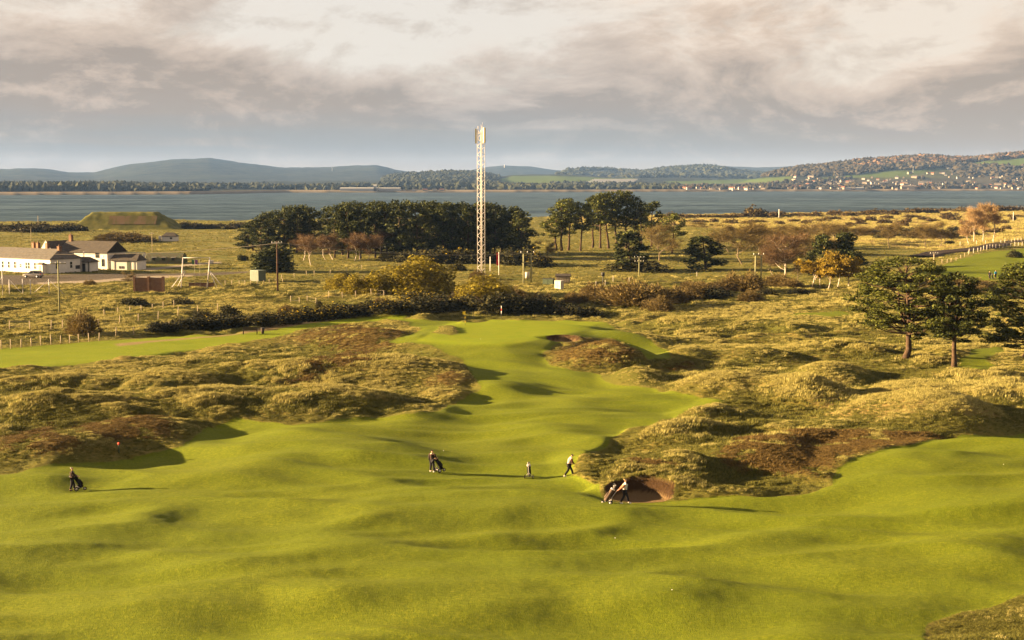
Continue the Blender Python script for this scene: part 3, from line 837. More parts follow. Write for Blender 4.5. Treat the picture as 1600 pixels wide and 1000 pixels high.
def scots_pine(seed, h, cw, cb, npads, leaf, per, lean=0.0, bark=None, needles=None, padr=.105, fork=False, lowl=(), prof=None, tk=1.0):
    r = np.random.RandomState(seed)
    tr, cr = Acc(), Acc()
    tz = np.linspace(0, .93, 9)
    bend = np.cumsum(r.randn(9, 2) * .011 * h, 0); bend -= bend[0]
    tp = np.stack([bend[:, 0] + lean * h * tz ** 1.3, bend[:, 1], tz * h - .25], -1)
    r0 = (.0145 * h + .05) * tk
    tr.tube(tp, r0 * (1.25 - 1.05 * tz) * np.where(tz == 0, 1.35, 1), 8)
    def trunk_at(q):
        return np.array([np.interp(q, tz, tp[:, i]) for i in range(3)])
    if fork:
        a0 = trunk_at(.30); k = np.linspace(0, 1, 6)
        pts = a0 + np.stack([-.085 * h * np.sin(k * 1.9), 0 * k, k * .42 * h], -1)
        tr.tube(pts, r0 * .55 * (1.1 - .8 * k), 6)
    ga = 0
    for i in range(npads):
        q = cb + (1.0 - cb) * ((i + .5 + .5 * r.randn()) / npads)
        q = min(max(q, cb), .985)
        uq = (q - cb) / (1 - cb)
        reach = cw * .5 * (prof(uq) if prof else math.sqrt(max(.03, 1 - abs(uq - .42) ** 2 / .42))) * (.62 + .45 * r.rand())
        ga += 2.4 + r.rand() * .9
        if i >= npads - 3: reach *= .5
        base_ = trunk_at(min(max(q - .10 - .06 * r.rand(), cb * .8), .9))
        c = np.array([base_[0] + math.cos(ga) * reach, base_[1] + math.sin(ga) * reach, q * h - padr * h * .4])
        k = np.linspace(0, 1, 5)[:, None]
        mid = base_ * (1 - k) + c * k
        mid[:, 2] += (-np.sin(k[:, 0] * np.pi) * .03 * h) + r.randn() * .01 * h
        mid[:, :2] += np.sin(k * np.pi) * r.randn(1, 2) * .03 * h
        tr.tube(mid, r0 * .30 * (1.15 - .9 * k[:, 0]), 5)
        pr = padr * h * (.75 + .55 * r.rand())
        n = int(per * (pr / (padr * h)) ** 2)
        leaves(cr, pad(r, c, pr, pr * .62, n), np.full(n, leaf), r, .6)
        if reach > cw * .28:
            c2 = mid[3] * .9 + mid[2] * .1 + np.array([r.randn() * .03 * h, r.randn() * .03 * h, pr * .3])
            n = int(n * .6); leaves(cr, pad(r, c2, pr * .75, pr * .45, n), np.full(n, leaf), r, .6)
    for (q, dxn, dzn, pr) in lowl:          # named low boughs: height, sideways reach, rise, size
        b0 = trunk_at(q); c = b0 + np.array([dxn * h, r.randn() * .04 * h, dzn * h])
        k = np.linspace(0, 1, 5)[:, None]; mid = b0 * (1 - k) + c * k; mid[:, 2] -= np.sin(k[:, 0] * np.pi) * .02 * h
        tr.tube(mid, r0 * .28 * (1.1 - .85 * k[:, 0]), 5)
        for j in range(3):
            cc = b0 * (.45 - .2 * j) + c * (.55 + .2 * j) + np.array([0, r.randn() * .05 * h, r.randn() * .02 * h])
            n = int(per * .8); leaves(cr, pad(r, cc, pr * h, pr * h * .42, n), np.full(n, leaf), r, .5)
    return tr.mesh('trunk', [bark or bark_pine], True), cr.mesh('crown', [needles or needle_m])

def bare_tree(seed, h, w_, bark, twigs, ntw, twl, tww, cb=.25, trunks=1, upright=.55, r0=None):
    r = np.random.RandomState(seed)
    tr, cr = Acc(), Acc()
    tips = []
    def grow(p, d, L, rad, lev):
        k = np.linspace(0, 1, 4)[:, None]
        side = r.randn(3) * .10
        pts = p + d * L * k + side * L * np.sin(k * np.pi)
        end = pts[-1]
        tr.tube(pts, rad * (1 - .5 * k[:, 0]), 5 if lev < 2 else 3)
        if lev == 3:
            tips.append((pts[2], d)); tips.append((end, d)); return
        for j in range(4 if lev else 7):
            f_ = .35 + .65 * (j + r.rand()) / (4 if lev else 7)
            f_ = min(f_, 1)
            p2 = p + d * L * f_ + side * L * math.sin(f_ * math.pi)
            nd = d * (.35 + .2 * upright) + np.array([r.randn(), r.randn(), .35 * upright]) * (.5 if lev else .52)
            nd /= np.linalg.norm(nd)
            grow(p2, nd, L * (.5 if lev else .42) * (.75 + .5 * r.rand()), rad * .45, lev + 1)
    for ti in range(trunks):
        a = r.rand() * 6.28
        d0 = np.array([math.cos(a) * .16 * (trunks > 1) + r.randn() * .04, math.sin(a) * .16 * (trunks > 1) + r.randn() * .04, 1.])
        grow(np.array([math.cos(a) * .2 * (trunks > 1), math.sin(a) * .2 * (trunks > 1), -.2]), d0, h * .72 * (.85 + .25 * r.rand()), r0 or (.010 * h + .035), 0)
    tp = np.array([t_[0] for t_ in tips]); td = np.array([t_[1] for t_ in tips])
    # keep the crown inside its outline
    sc_x = w_ * .5 / (np.percentile(np.hypot(tp[:, 0], tp[:, 1]), 92) + 1e-6)
    for i_ in range(len(tr.V)): tr.V[i_] = tr.V[i_] * np.array([sc_x, sc_x, 1.0], np.float32) if trunks == 1 and i_ > 0 else tr.V[i_]
    tp[:, :2] *= sc_x if trunks == 1 else 1
    tp[:, 2] = np.maximum(tp[:, 2], cb * h)
    i_ = r.randint(0, len(tp), ntw)
    d = td[i_] + r.randn(ntw, 3) * .55; d[:, 2] += .25; d /= np.linalg.norm(d, axis=1, keepdims=True)
    p0 = tp[i_] + r.randn(ntw, 3) * .035 * h
    side = np.cross(d, r.randn(ntw, 3)); side /= np.linalg.norm(side, axis=1, keepdims=True) + 1e-9
    L = (twl * (.5 + .9 * r.rand(ntw)))[:, None]; sw = tww * (.6 + .8 * r.rand(ntw))[:, None]
    cr.tris(np.stack([p0 - side * sw, p0 + side * sw, p0 + d * L], 1))
    return tr.mesh('trunk', [bark], True), cr.mesh('crown', [twigs])

def bush(seed, w_, h, mat, n, leaf, lobes=5, stems=None, flowers=0, twiggy=False):
    r = np.random.RandomState(seed)
    cr = Acc()
    for i in range(lobes):
        a = r.rand() * 6.28; q = math.sqrt(r.rand()) * .30 * w_ if lobes > 1 else 0
        rx = w_ * (.24 + .12 * r.rand()) if lobes > 1 else w_ * .5
        hz = h * (.62 + .38 * r.rand()) if i else h
        c = np.array([math.cos(a) * q, math.sin(a) * q, 0])
        m_ = n // lobes
        d = r.randn(m_, 3); d[:, 2] = np.abs(d[:, 2]); d /= np.linalg.norm(d, axis=1, keepdims=True)
        rad = (1 - .5 * r.rand(m_) ** 2)[:, None]
        lob = 1 + .13 * np.sin(7 * d[:, :1] + i) * np.sin(6 * d[:, 1:2]) + .1 * np.sin(13 * d[:, 2:3])
        p = c + d * rad * lob * np.array([rx, rx, hz]) * .93
        if twiggy:
            dd = d + r.randn(m_, 3) * .35; dd[:, 2] += .3; dd /= np.linalg.norm(dd, axis=1, keepdims=True)
            side = np.cross(dd, r.randn(m_, 3)); side /= np.linalg.norm(side, axis=1, keepdims=True) + 1e-9
            cr.tris(np.stack([p - side * leaf * .22, p + side * leaf * .22, p + dd * leaf * 2.2], 1))
        else:
            leaves(cr, p, np.full(m_, leaf), r, .35)
        if flowers:
            f_ = p[(rad[:, 0] > .9) & (d[:, 2] > .35)][:flowers // lobes]
            if len(f_): leaves(cr, f_ * 1.03, np.full(len(f_), leaf * .8), r, 1.2, 1.0, 1)
    mats = [mat] + ([gorse_fl] if flowers else [])
    st = Acc()
    for i in range(7):
        a = r.rand() * 6.28
        st.tube(np.array([[math.cos(a) * .05, math.sin(a) * .05, -.15], [math.cos(a) * w_ * .12, math.sin(a) * w_ * .12, h * .45], [math.cos(a) * w_ * .26, math.sin(a) * w_ * .26, h * .8]]), np.array([.05, .035, .012]) * max(1, h / 3), 4)
    return st.mesh('stem', [stems or bark_dark], True), cr.mesh('foliage', mats)

def put(root, px, base, top, h0, rz=None, wid=None, w0=None, d=None, seed=0):
    p = G(px, base) if d is None else GF(px, d)
    hh = z_for(top, p.y) - p.z
    s_ = max(hh / h0, .05)
    root.location = p - Vector((0, 0, .05))
    root.rotation_euler = (0, 0, rz if rz is not None else random.Random(int(px * 7 + base)).uniform(0, 6.28))
    sx_ = s_ if wid is None else wid / F_PX * p.y / w0
    root.scale = (sx_, sx_, s_)
    return root

class Kind:
    """one prototype per variant; the first placing moves the prototype itself"""
    def __init__(s, name, cat, metas, h0, w0, pn=('trunk', 'crown')):
        s.name, s.cat, s.m, s.pn, s.i = name, cat, metas, pn, 0
        s.dim = []
        for a in metas:
            co = np.zeros(len(a[1].vertices) * 3, np.float32); a[1].vertices.foreach_get('co', co); co = co.reshape(-1, 3)
            ext = np.percentile(co[:, :2], 98, axis=0) - np.percentile(co[:, :2], 2, axis=0)
            s.dim.append((float(co[:, 2].max()), float(ext.mean())))
    def at(s, px, base, top, label, group=None, wid=None, rz=None, d=None, v=None):
        k_ = s.i % len(s.m) if v is None else v; a = s.m[k_]; s.i += 1
        t_ = thing(s.name, label, s.cat, group=group)
        for n, me in zip(s.pn, a): link(n, me, t_)
        return put(t_, px, base, top, s.dim[k_][0], rz, wid, s.dim[k_][1], d)

hero1 = Kind('scots_pine', 'pine tree', [scots_pine(5, 12.5, 10.6, .34, 84, .14, 150, .005, tk=1.15, padr=.064, fork=True, lowl=[(.33, -.33, .03, .075), (.36, .34, -.02, .08), (.22, .10, .03, .05), (.40, -.20, -.02, .06)])], 12.6, 10.5)
hero1.at(1414, 561, 399, 'tallest broad Scots pine with a forked bare trunk, standing in the rough on the right', rz=0.0, wid=146)
hero2 = Kind('scots_pine', 'pine tree', [scots_pine(17, 11, 6.8, .40, 54, .14, 150, .0, tk=1.1, padr=.066, lowl=[(.36, -.28, .02, .07), (.40, .26, -.03, .07), (.42, -.15, -.05, .05), (.30, .16, -.01, .045)])], 11.0, 7.5)
hero2.at(1491, 574, 424, 'slimmer Scots pine with a pale straight trunk just right of the broad forked pine', rz=.4, wid=92)
hero3 = Kind('scots_pine', 'pine tree', [scots_pine(29, 12, 9.4, .2, 78, .14, 150, .0, tk=1.15, padr=.066, lowl=[(.2, -.33, .0, .07), (.13, -.28, .02, .05)])], 12.0, 9.0)
hero3.at(1602, 557, 408, 'Scots pine cut off by the right edge of the view, boughs reaching low', rz=.3, wid=128)

conA = [scots_pine(40 + i, 15, 7.0 + i % 3, .15 + .03 * (i % 3), 30, .34, 75, 0, bark_dark, needle_d, .10, prof=(lambda u: math.sqrt(max(.05, 1 - ((u - .4) / .62) ** 2)))) for i in range(6)]
wood = Kind('pine_tree', 'pine tree', conA, 15.0, 8.0)
rr_ = random.Random(4)
def where(px, marks):
    for lim, txt in marks:
        if px < lim: return txt
    return marks[-1][1]
W_LEFT = [(402, 'low at its outer left edge'), (446, 'above the round evergreen'), (2000, 'beside the gap')]
W_LONG = [(548, 'at its left end beside the gap'), (600, 'behind the right-hand birches'), (655, 'above the left half of the largest willow bush'), (705, 'above the right half of the largest willow bush'), (742, 'just left of the lattice mast'), (768, 'straight behind the lattice mast'), (800, 'above the red flag'), (2000, 'at its right end')]
W_HEDGE = [(300, 'at the left end of the hedge'), (345, 'left in the hedge, by the post fence'), (372, 'in the hedge just left of the bench'), (415, 'in the hedge behind the bench and bin'), (470, 'in the hedge just right of the bin'), (530, 'in the hedge beside the path'), (590, 'in the hedge where the path bends away'), (630, 'in the hedge below the low yellow bush'), (690, 'in the hedge below the largest willow bush'), (745, 'in the hedge behind the yellow flag'), (800, 'in the hedge behind the banded pole'), (860, 'in the hedge above the middle of the green'), (2000, 'at the right end of the hedge')]
W_BANK = [(660, 'above the largest willow bush'), (740, 'left of the lattice mast'), (800, 'by the red flag'), (2000, 'left of the transformer pole')]
for i, (px, tp) in enumerate([(388, 352), (397, 342), (408, 333), (419, 329), (430, 326), (441, 320), (452, 319), (463, 318), (474, 318), (484, 321)]):
    wood.at(px + rr_.uniform(-2, 2), 396 + rr_.uniform(-4, 1), tp, 'dark pine of the left wood block, ' + where(px, W_LEFT), 'pines of the left wood', wid=rr_.uniform(30, 38))
for i in range(30):
    px = 512 + i * 10.5
    tp = np.interp(px, [500, 520, 600, 640, 700, 760, 800, 822], [320, 316, 311, 312, 314, 315, 318, 328])
    wood.at(px + rr_.uniform(-3, 3), (404 if i % 2 else 397) + rr_.uniform(-2, 2), tp + rr_.uniform(-2, 3), 'dark pine of the long wood, ' + where(px, W_LONG), 'pines of the long wood', wid=rr_.uniform(34, 44))
cl = [scots_pine(60 + i, 15, 7.6, (.42, .5, .36, .46)[i], 24, .30, 70, (-.04, .02, .0, .05)[i], bark_pine, needle_m, .088) for i in range(4)]
clump = Kind('scots_pine', 'pine tree', cl, 15.0, 7.5)
for px, b, tp, wd in [(868, 392, 332, 40), (878, 392, 309, 44), (888, 391, 308, 40), (907, 392, 314, 36), (926, 387, 304, 36), (938, 388, 300, 40), (951, 388, 297, 40), (964, 387, 296, 42), (978, 388, 297, 38), (992, 388, 305, 34), (1003, 386, 316, 30), (1018, 386, 313, 36)]:
    clump.at(px, b, tp, {868: 'leaning leftmost Scots pine of the open clump', 878: 'second Scots pine from the left end of the open clump', 888: 'third Scots pine from the left end of the open clump', 907: 'Scots pine in the left dip of the open clump', 926: 'Scots pine left of the tallest ones in the open clump', 938: 'Scots pine rising to the left shoulder of the open clump', 951: 'Scots pine in the middle of the open clump', 964: 'tallest Scots pine of the open clump', 978: 'Scots pine just right of the tallest in the open clump', 992: 'Scots pine at the right shoulder of the open clump', 1003: 'short Scots pine in the right dip of the open clump', 1018: 'Scots pine with its own round crown near the right end of the clump'}[px], 'Scots pines of the open clump', wid=wd)
clump.at(1050, 396, 332, 'Scots pine with a small wind-bent crown at the right end of the open clump', wid=36, v=3)
dense = Kind('pine_tree', 'pine tree', [scots_pine(80 + i, 8, 6.6, .10, 34, .24, 90, 0, bark_dark, needle_d, .12, prof=lambda u: max(.12, 1.0 - .75 * u)) for i in range(2)], 8.0, 7.6)
dense.at(985, 422, 358, 'dense low dark pine at the foot of the open pine clump', wid=62)
dense.at(1104, 422, 366, 'single round dark pine standing alone in the straw meadow', wid=62)
dense.at(1283, 430, 364, 'dark evergreen behind the golden birches, left one of the pair', wid=46)
dense.at(1318, 430, 360, 'dark evergreen behind the golden birches, right and taller one of the pair', wid=54)
holm = Kind('evergreen_tree', 'tree', [(bush(90, 9, 7.2, needle_d, 5200, .26, 1)[0], bush(91, 9, 7.0, needle_d, 5200, .24, 3)[1])], 7.2, 8.0, ('trunk', 'crown'))
holm.at(420, 423, 376, 'round dense dark evergreen behind the green container and telegraph pole', wid=60)
holm.at(378, 408, 396, 'small round dark bush left of the round dense evergreen', wid=15)

birch = Kind('birch_tree', 'birch tree', [bare_tree(100 + i, 9, 5.5, bark_birch, redtw_m, 3600, 1.0, .022, .3) for i in range(4)], 9.0, 6.0)
for px, b, tp, nm in [(474, 407, 362, 'leftmost'), (486, 415, 360, 'white-stemmed lowest standing'), (509, 406, 363, 'third from the left'), (521, 406, 361, 'fourth from the left'), (554, 408, 360, 'leftmost of the right-hand four'), (562, 408, 359, 'second of the right-hand four'), (574, 408, 360, 'third of the right-hand four'), (592, 404, 354, 'rightmost and tallest')]:
    birch.at(px, b, tp, f'{nm} russet birch of the row before the pine wood', 'leafless birches before the pine wood', wid=32)

will = Kind('willow_bush', 'bush', [bush(120 + i, 8, 6, willow_m, 9000, .17, (1, 3)[i], bark_grey) for i in range(2)], 6.0, 7.6, ('stem', 'foliage'))
will.at(655, 460, 397, 'largest yellow willow bush, domed, left of the mast foot', wid=108)
will.at(578, 458, 420, 'middle-sized yellow-brown willow bush left of the largest one', wid=58)
will.at(533, 452, 426, 'small brownish willow bush at the left end of the three', wid=46)
will.at(601, 460, 443, 'low bright yellow bush between the large and middle willow bushes', wid=28)
will.at(757, 478, 428, 'olive yellow bush around the foot of the lattice mast', wid=92)
brn = Kind('brown_bush', 'bush', [bush(140 + i, 6, 4.4, brownb_m, 5200, .26, 6, bark_grey, twiggy=True) for i in range(3)], 4.4, 5.6, ('stem', 'foliage'))
for px, b, tp, wd, lb in [(993, 474, 430, 96, 'broad brown leafless bush in the hollow right of the cabinets'), (1040, 474, 440, 60, 'brown bush joining the right side of the broad leafless bush'), (925, 470, 437, 50, 'russet bush standing in reeds left of the broad leafless bush'), (1028, 486, 457, 44, 'yellowish bush in front of the broad leafless bush'), (1160, 456, 418, 62, 'tall brown bush at the foot of the right-hand pair of poles'),
                      (1105, 462, 437, 70, 'low dark brown scrub left of the tall brown bush'), (130, 522, 478, 48, 'round leafless bush among the fence posts on the left'), (140, 446, 435, 18, 'small brown bush beside the asphalt yard'), (745, 436, 420, 26, 'small brown bush between mast and pine wood'), (1520, 452, 432, 80, 'dark low bush below the upper fairway'), (1480, 450, 424, 60, 'round dark bush behind the slimmer Scots pine'),
                      (182, 378, 360, 90, 'brown scrub at the foot of the grass rampart'), (215, 372, 363, 12, 'small lone thorn bush left of the white hut'), (1450, 372, 352, 60, 'brown thicket beyond the railway')]:
    brn.at(px, b, tp, lb, wid=wd)
for px, b, tp, wd, lb in [(716, 472, 446, 40, 'golden brown scrub bush rising behind the hedge below the mast'), (802, 470, 444, 44, 'golden brown scrub bush behind the hedge, right of the mast'), (846, 480, 454, 40, 'golden brown scrub bush among the dark hedge right of the green'), (596, 482, 462, 34, 'golden brown scrub bush in the hedge above the path'), (450, 492, 472, 30, 'ochre scrub bush behind the hedge by the bench')]:
    brn.at(px, b, tp, lb, wid=wd)
bare = Kind('leafless_tree', 'tree', [bare_tree(160 + i, 10, 9, bark_grey, brownb_m, 5200, 1.1, .022, .22) for i in range(4)], 10.0, 9.5)
for px, b, tp, wd, lb in [(1161, 414, 338, 78, 'spreading leafless brown tree right of the lone dark pine'), (1195, 410, 350, 60, 'leafless tree with a bent trunk beside the spreading one'), (1258, 400, 340, 80, 'leafless brown tree behind the pale-stemmed birch'), (1300, 384, 345, 70, 'leafless brown tree above the dark evergreens'), (1340, 378, 350, 50, 'small leafless tree right of the dark evergreens'), (1030, 408, 344, 64, 'many-branched grey leafless tree at the pine clump'), (855, 405, 372, 30, 'small leafless tree before the open pine clump'),
                      (1390, 388, 344, 42, 'leafless tree alone on the straw field left of the pair'), (1446, 387, 346, 40, 'left one of two leafless trees by the railway'), (1466, 387, 341, 48, 'right one of two leafless trees by the railway, with pale stem'), (200, 448, 422, 22, 'small yellowing sapling beside the brick wall'), (1220, 378, 352, 50, 'low leafless tree behind the pale-stemmed birch, further off'), (1100, 360, 345, 40, 'low leafless scrub tree beyond the green meadow')]:
    bare.at(px, b, tp, lb, wid=wd)
for px, b, tp, wd in [(1140, 396, 346, 44), (1178, 392, 344, 52), (1208, 398, 350, 50), (1238, 386, 346, 52), (1247, 420, 364, 56), (1276, 396, 350, 54), (1292, 408, 366, 46), (1322, 380, 346, 44), (1208, 430, 384, 50), (1246, 440, 400, 44)]:
    bare.at(px, b, tp, 'leafless russet brown tree in the dense thicket ' + where(px, [(1230, 'left of the tall pale-stemmed birch'), (2000, 'between the pale-stemmed birch and the evergreens')]), 'leafless trees of the brown thicket', wid=wd)
for px, b, tp, wd in [(1085, 452, 436, 44), (1135, 452, 432, 50), (1068, 470, 446, 50), (1215, 448, 424, 50), (1240, 450, 432, 40), (962, 470, 446, 44), (900, 474, 452, 40), (1180, 470, 450, 40)]:
    brn.at(px, b, tp, 'olive brown scrub bush in the hollow ' + where(px, [(1000, 'below the short telegraph pole'), (1150, 'left of the right-hand double pole'), (2000, 'right of the right-hand double pole')]), 'scrub of the hollow', wid=wd)
b2 = Kind('birch_tree', 'birch tree', [bare_tree(180, 10, 6, bark_birch, redtw_m, 6000, 1.1, .022, .2)], 10.0, 6.4)
b2.at(1224, 440, 356, 'tall russet birch with a pale stem at the right-hand poles', wid=64)
gold = Kind('golden_birch', 'birch tree', [bare_tree(190 + i, 8, 5.5, bark_birch, gold_m, 3000, .42, .16, .14) for i in range(3)], 8.0, 6.0)
gold.at(1268, 450, 402, 'pale golden birch at the left of the golden group', wid=46)
gold.at(1309, 448, 386, 'tallest bright golden birch of the group', wid=40)
gold.at(1326, 448, 398, 'golden birch at the right of the golden group', wid=42)
gold.at(1281, 450, 418, 'small bright yellow birch between the larger golden ones', wid=18)
gold.at(1294, 452, 404, 'ochre birch in the middle of the golden group', wid=36)
pop = Kind('poplar_tree', 'poplar tree', [bare_tree(200 + i, 12, 4.5, bark_birch, palet_m, 3200, 1.1, .04, .06, 1, 1.3) for i in range(2)], 12.0, 5.0)
for px, b, tp, lb in [(1522, 378, 318, 'left pale slender poplar of the row behind the railway'), (1536, 377, 313, 'middle pale slender poplar of the row behind the railway'), (1551, 377, 312, 'right pale slender poplar of the row behind the railway'), (1513, 380, 340, 'short pale poplar at the left end of the row')]:
    pop.at(px, b, tp, lb, wid=27)

# gorse hedge along the path and round the back of the green
gor = Kind('gorse_bush', 'gorse bush', [bush(220 + i, 5, 2.6, gorse_m, 2600, .16, 6, bark_dark, flowers=f_) for i, f_ in enumerate((0, 60, 220, 0))], 2.7, 4.4, ('stem', 'foliage'))
hedge = [(252, 517, 494, 46, 0), (285, 514, 488, 50, 0), (318, 512, 486, 54, 1), (350, 512, 483, 60, 1), (375, 509, 488, 40, 1), (322, 506, 478, 40, 0), (362, 496, 468, 36, 0), (400, 508, 480, 44, 1), (430, 506, 478, 56, 2), (462, 503, 476, 56, 1), (492, 500, 472, 54, 2), (520, 497, 470, 54, 2), (548, 494, 466, 56, 1), (580, 491, 462, 58, 1), (610, 488, 460, 60, 2), (640, 486, 458, 60, 0), (672, 485, 456, 64, 0), (700, 484, 460, 54, 3),
         (730, 484, 452, 60, 0), (762, 488, 450, 66, 0), (795, 490, 450, 66, 3), (828, 490, 453, 64, 0), (858, 491, 460, 58, 3), (888, 493, 468, 56, 0), (915, 494, 474, 46, 3), (690, 476, 450, 50, 1), (655, 470, 448, 60, 2)]
for px, b, tp, wd, v in hedge:
    gor.at(px, b, tp + 4, ('dark gorse bush with yellow flowers ' if v in (1, 2) else 'dark gorse bush ') + where(px, W_HEDGE), 'gorse bushes of the hedge', wid=wd, v=v)
for px, b, tp, wd in [(612, 408, 392, 46), (640, 410, 388, 50), (672, 412, 384, 56), (705, 412, 386, 50), (735, 412, 388, 50), (786, 412, 386, 54), (812, 414, 384, 50), (838, 416, 392, 44), (715, 422, 410, 28)]:
    gor.at(px, b, tp, 'dark green gorse bush in the bank before the wood, ' + where(px, W_BANK), 'gorse bank before the wood', wid=wd)
for px, b, tp, wd, lb in [(540, 432, 424, 14, 'tiny gorse bush alone in the meadow left of the willows'), (290, 478, 462, 40, 'dark gorse clump on the dune below the brick wall'), (215, 476, 462, 46, 'dark gorse clump left below the brick wall'), (500, 480, 466, 12, 'tiny dark gorse bush behind the hedge'), (1000, 424, 402, 84, 'dark scrub skirt under the dense low pine'), (1125, 462, 446, 52, 'dark scrub in the hollow left of the right-hand poles'), (1200, 462, 447, 26, 'dark shrub right of the right-hand poles'),
                      (1250, 460, 448, 30, 'low dark shrub before the golden birches'), (1585, 402, 388, 20, 'small bush at the edge of the upper fairway'), (1482, 382, 374, 16, 'small dark round bush by the railway fence'), (1378, 372, 356, 30, 'dark scrub beyond the straw field, left patch'), (1352, 368, 354, 44, 'dark scrub beyond the straw field, leftmost patch'), (1424, 370, 352, 40, 'dark scrub beyond the straw field, middle patch'), (1495, 366, 352, 40, 'dark scrub beyond the straw field, right patch')]:
    gor.at(px, b, tp, lb, wid=wd, v=0)
# scrub along the shore
shr = Kind('shore_shrub', 'shrub', [bush(260 + i, 7, 3.2, m_, 900, .34, 5, bark_dark) for i, m_ in enumerate((shore_m, brownb_m, shore_m))], 3.2, 6.0, ('stem', 'foliage'))
r5 = random.Random(8)
for i in range(58):
    px = 1042 + i * 9.8 + r5.uniform(-4, 4)
    yb = np.interp(px, [1040, 1180, 1300, 1450, 1600], [340, 338, 337, 331, 328]) + r5.uniform(-1, 2) + (9 if i % 5 == 0 else 0)
    shr.at(px, yb, yb - r5.uniform(4, 10), 'brown scrub bush along the shore ' + where(px, [(1130, 'nearest the open pine clump'), (1217, 'left of the white post on the dunes'), (1320, 'right of the white post on the dunes'), (1500, 'between the straw field and the water'), (2000, 'behind the pale poplars')]), 'scrub along the right shore', wid=r5.uniform(14, 34))
shr.at(1181, 340, 318, 'tallest round olive shrub against the water', wid=30)
for i in range(40):
    px = 1100 + r5.uniform(0, 500); yb = r5.uniform(342, 366)
    shr.at(px, yb, yb - r5.uniform(5, 11), 'brown bush on the pale dune grass ' + where(px, [(1217, 'left of the white dune post'), (1330, 'right of the white dune post'), (1500, 'above the straw field'), (2000, 'beside the pale poplars')]), 'bushes on the pale dunes', wid=r5.uniform(10, 26))
dsh = Kind('dark_shrub', 'shrub', [bush(270 + i, 7, 3.2, scrub_m, 900, .34, 5, bark_dark) for i in range(2)], 3.2, 6.0, ('stem', 'foliage'))
for i in range(16):
    px = -4 + i * 8.2; yb = 361 + r5.uniform(-2, 2)
    dsh.at(px, yb, yb - r5.uniform(10, 17), 'dark scrub bush on the shore ' + ('left of the thin shore pole' if px < 56 else 'between the thin shore pole and the rampart'), 'scrub along the left shore', wid=r5.uniform(18, 34))
for i in range(16):
    px = 282 + i * 6.6; yb = 355 + r5.uniform(-2, 3)
    dsh.at(px, yb, yb - r5.uniform(5, 10), 'dark scrub bush between the grass rampart and the wood', 'scrub right of the rampart', wid=r5.uniform(14, 28))
for i in range(14):
    px = 1350 + i * 13; yb = 368 + r5.uniform(-3, 3)
    dsh.at(px, yb, yb - r5.uniform(6, 12), 'dark scrub bush behind the straw field', 'scrub behind the straw field', wid=r5.uniform(16, 34))
# ------------------------------------------------------------------ buildings, masts, poles, fences
def box(acc, x0, x1, y0, y1, z0, z1, m=0):
    v = [(x, y, z) for z in (z0, z1) for x, y in ((x0, y0), (x1, y0), (x1, y1), (x0, y1))]
    acc.quads(v, [(0, 3, 2, 1), (4, 5, 6, 7), (0, 1, 5, 4), (1, 2, 6, 5), (2, 3, 7, 6), (3, 0, 4, 7)], m)
def box_mesh(name, mat, *bs):
    a = Acc()
    for b in bs: box(a, *b)
    return a.mesh(name, [mat])
def tube_mesh(name, mat, *ts, k=8, smooth=True):
    a = Acc()
    for pts, rad in ts: a.tube(pts, rad, k, 0, True)
    return a.mesh(name, [mat], smooth)
def hip_roof(name, mat, x0, x1, y0, y1, ze, zr, in0, in1, th=.14):
    """ridge along x; in0 / in1 = how far the ridge stops short of each end (0: gable)"""
    ym = (y0 + y1) / 2
    v = [(x0, y0, ze), (x1, y0, ze), (x1, y1, ze), (x0, y1, ze), (x0 + in0, ym, zr), (x1 - in1, ym, zr)]
    v += [(a, b, c - th) for a, b, c in v]
    f4 = [(0, 1, 5, 4), (2, 3, 4, 5), (6, 10, 11, 7), (8, 11, 10, 9), (0, 6, 7, 1), (2, 8, 9, 3), (1, 7, 8, 2), (3, 9, 6, 0)]
    f3 = [(1, 2, 5), (3, 0, 4), (7, 11, 8), (9, 10, 6)]
    return mesh_np(name, v, [np.array(f4), np.array(f3)], [mat])
def gable_fill(acc, x, y0, y1, ze, zr, th=.12, m=0):
    v = [(x, y0, ze), (x, y1, ze), (x, (y0 + y1) / 2, zr), (x + th, y0, ze), (x + th, y1, ze), (x + th, (y0 + y1) / 2, zr)]
    b = acc.n
    acc.quads(v, [(0, 3, 4, 1), (1, 4, 5, 2), (2, 5, 3, 0)], m)
    acc.T.append(np.array([[b, b + 1, b + 2], [b + 3, b + 5, b + 4]])); acc.tm.append(np.array([m, m]))

white_p = plain('white_render', (0.66, 0.62, 0.56), .85, .2, .07, .8)
slate = plain('grey_slate', (0.115, 0.10, 0.085), .8, .25, .22, 1.6)
dslate = plain('dark_slate', (0.065, 0.052, 0.042), .8, .25, .25, 1.6)
brick_m, t = material('brown_brick', .9, .1)
bt = t.new('ShaderNodeTexBrick'); bt.inputs['Scale'].default_value = 3.2
bt.inputs['Color1'].default_value = (.16, .075, .042, 1); bt.inputs['Color2'].default_value = (.11, .055, .034, 1); bt.inputs['Mortar'].default_value = (.24, .18, .13, 1)
t.put(bt.inputs['Vector'], t.mapping(t.new('ShaderNodeTexCoord').outputs['Object'], (1, 1, 1), (math.pi / 2, 0, 0)))
t.put(t.b.inputs['Base Color'], t.mix(t.maprange(t.noise(t.new('ShaderNodeTexCoord').outputs['Object'], .9, 4, .6), .4, .7, 0, .5), bt.outputs[0], (.25, .16, .10)))
pane_m = plain('window_glass', (0.03, 0.035, 0.04), .15, .5, .1)
frame_w = plain('white_frame', (0.78, 0.74, 0.68), .6, .3, .05)
dark_p = plain('dark_paint', (0.03, 0.028, 0.026), .6, .3, .1)
green_p = plain('green_paint', (0.060, 0.085, 0.045), .6, .3, .15)
green_t = plain('grey_green_steel', (0.12, 0.145, 0.095), .55, .4, .15)
galv = plain('pale_galvanised_steel', (0.50, 0.46, 0.44), .5, .5, .08, 1.0)
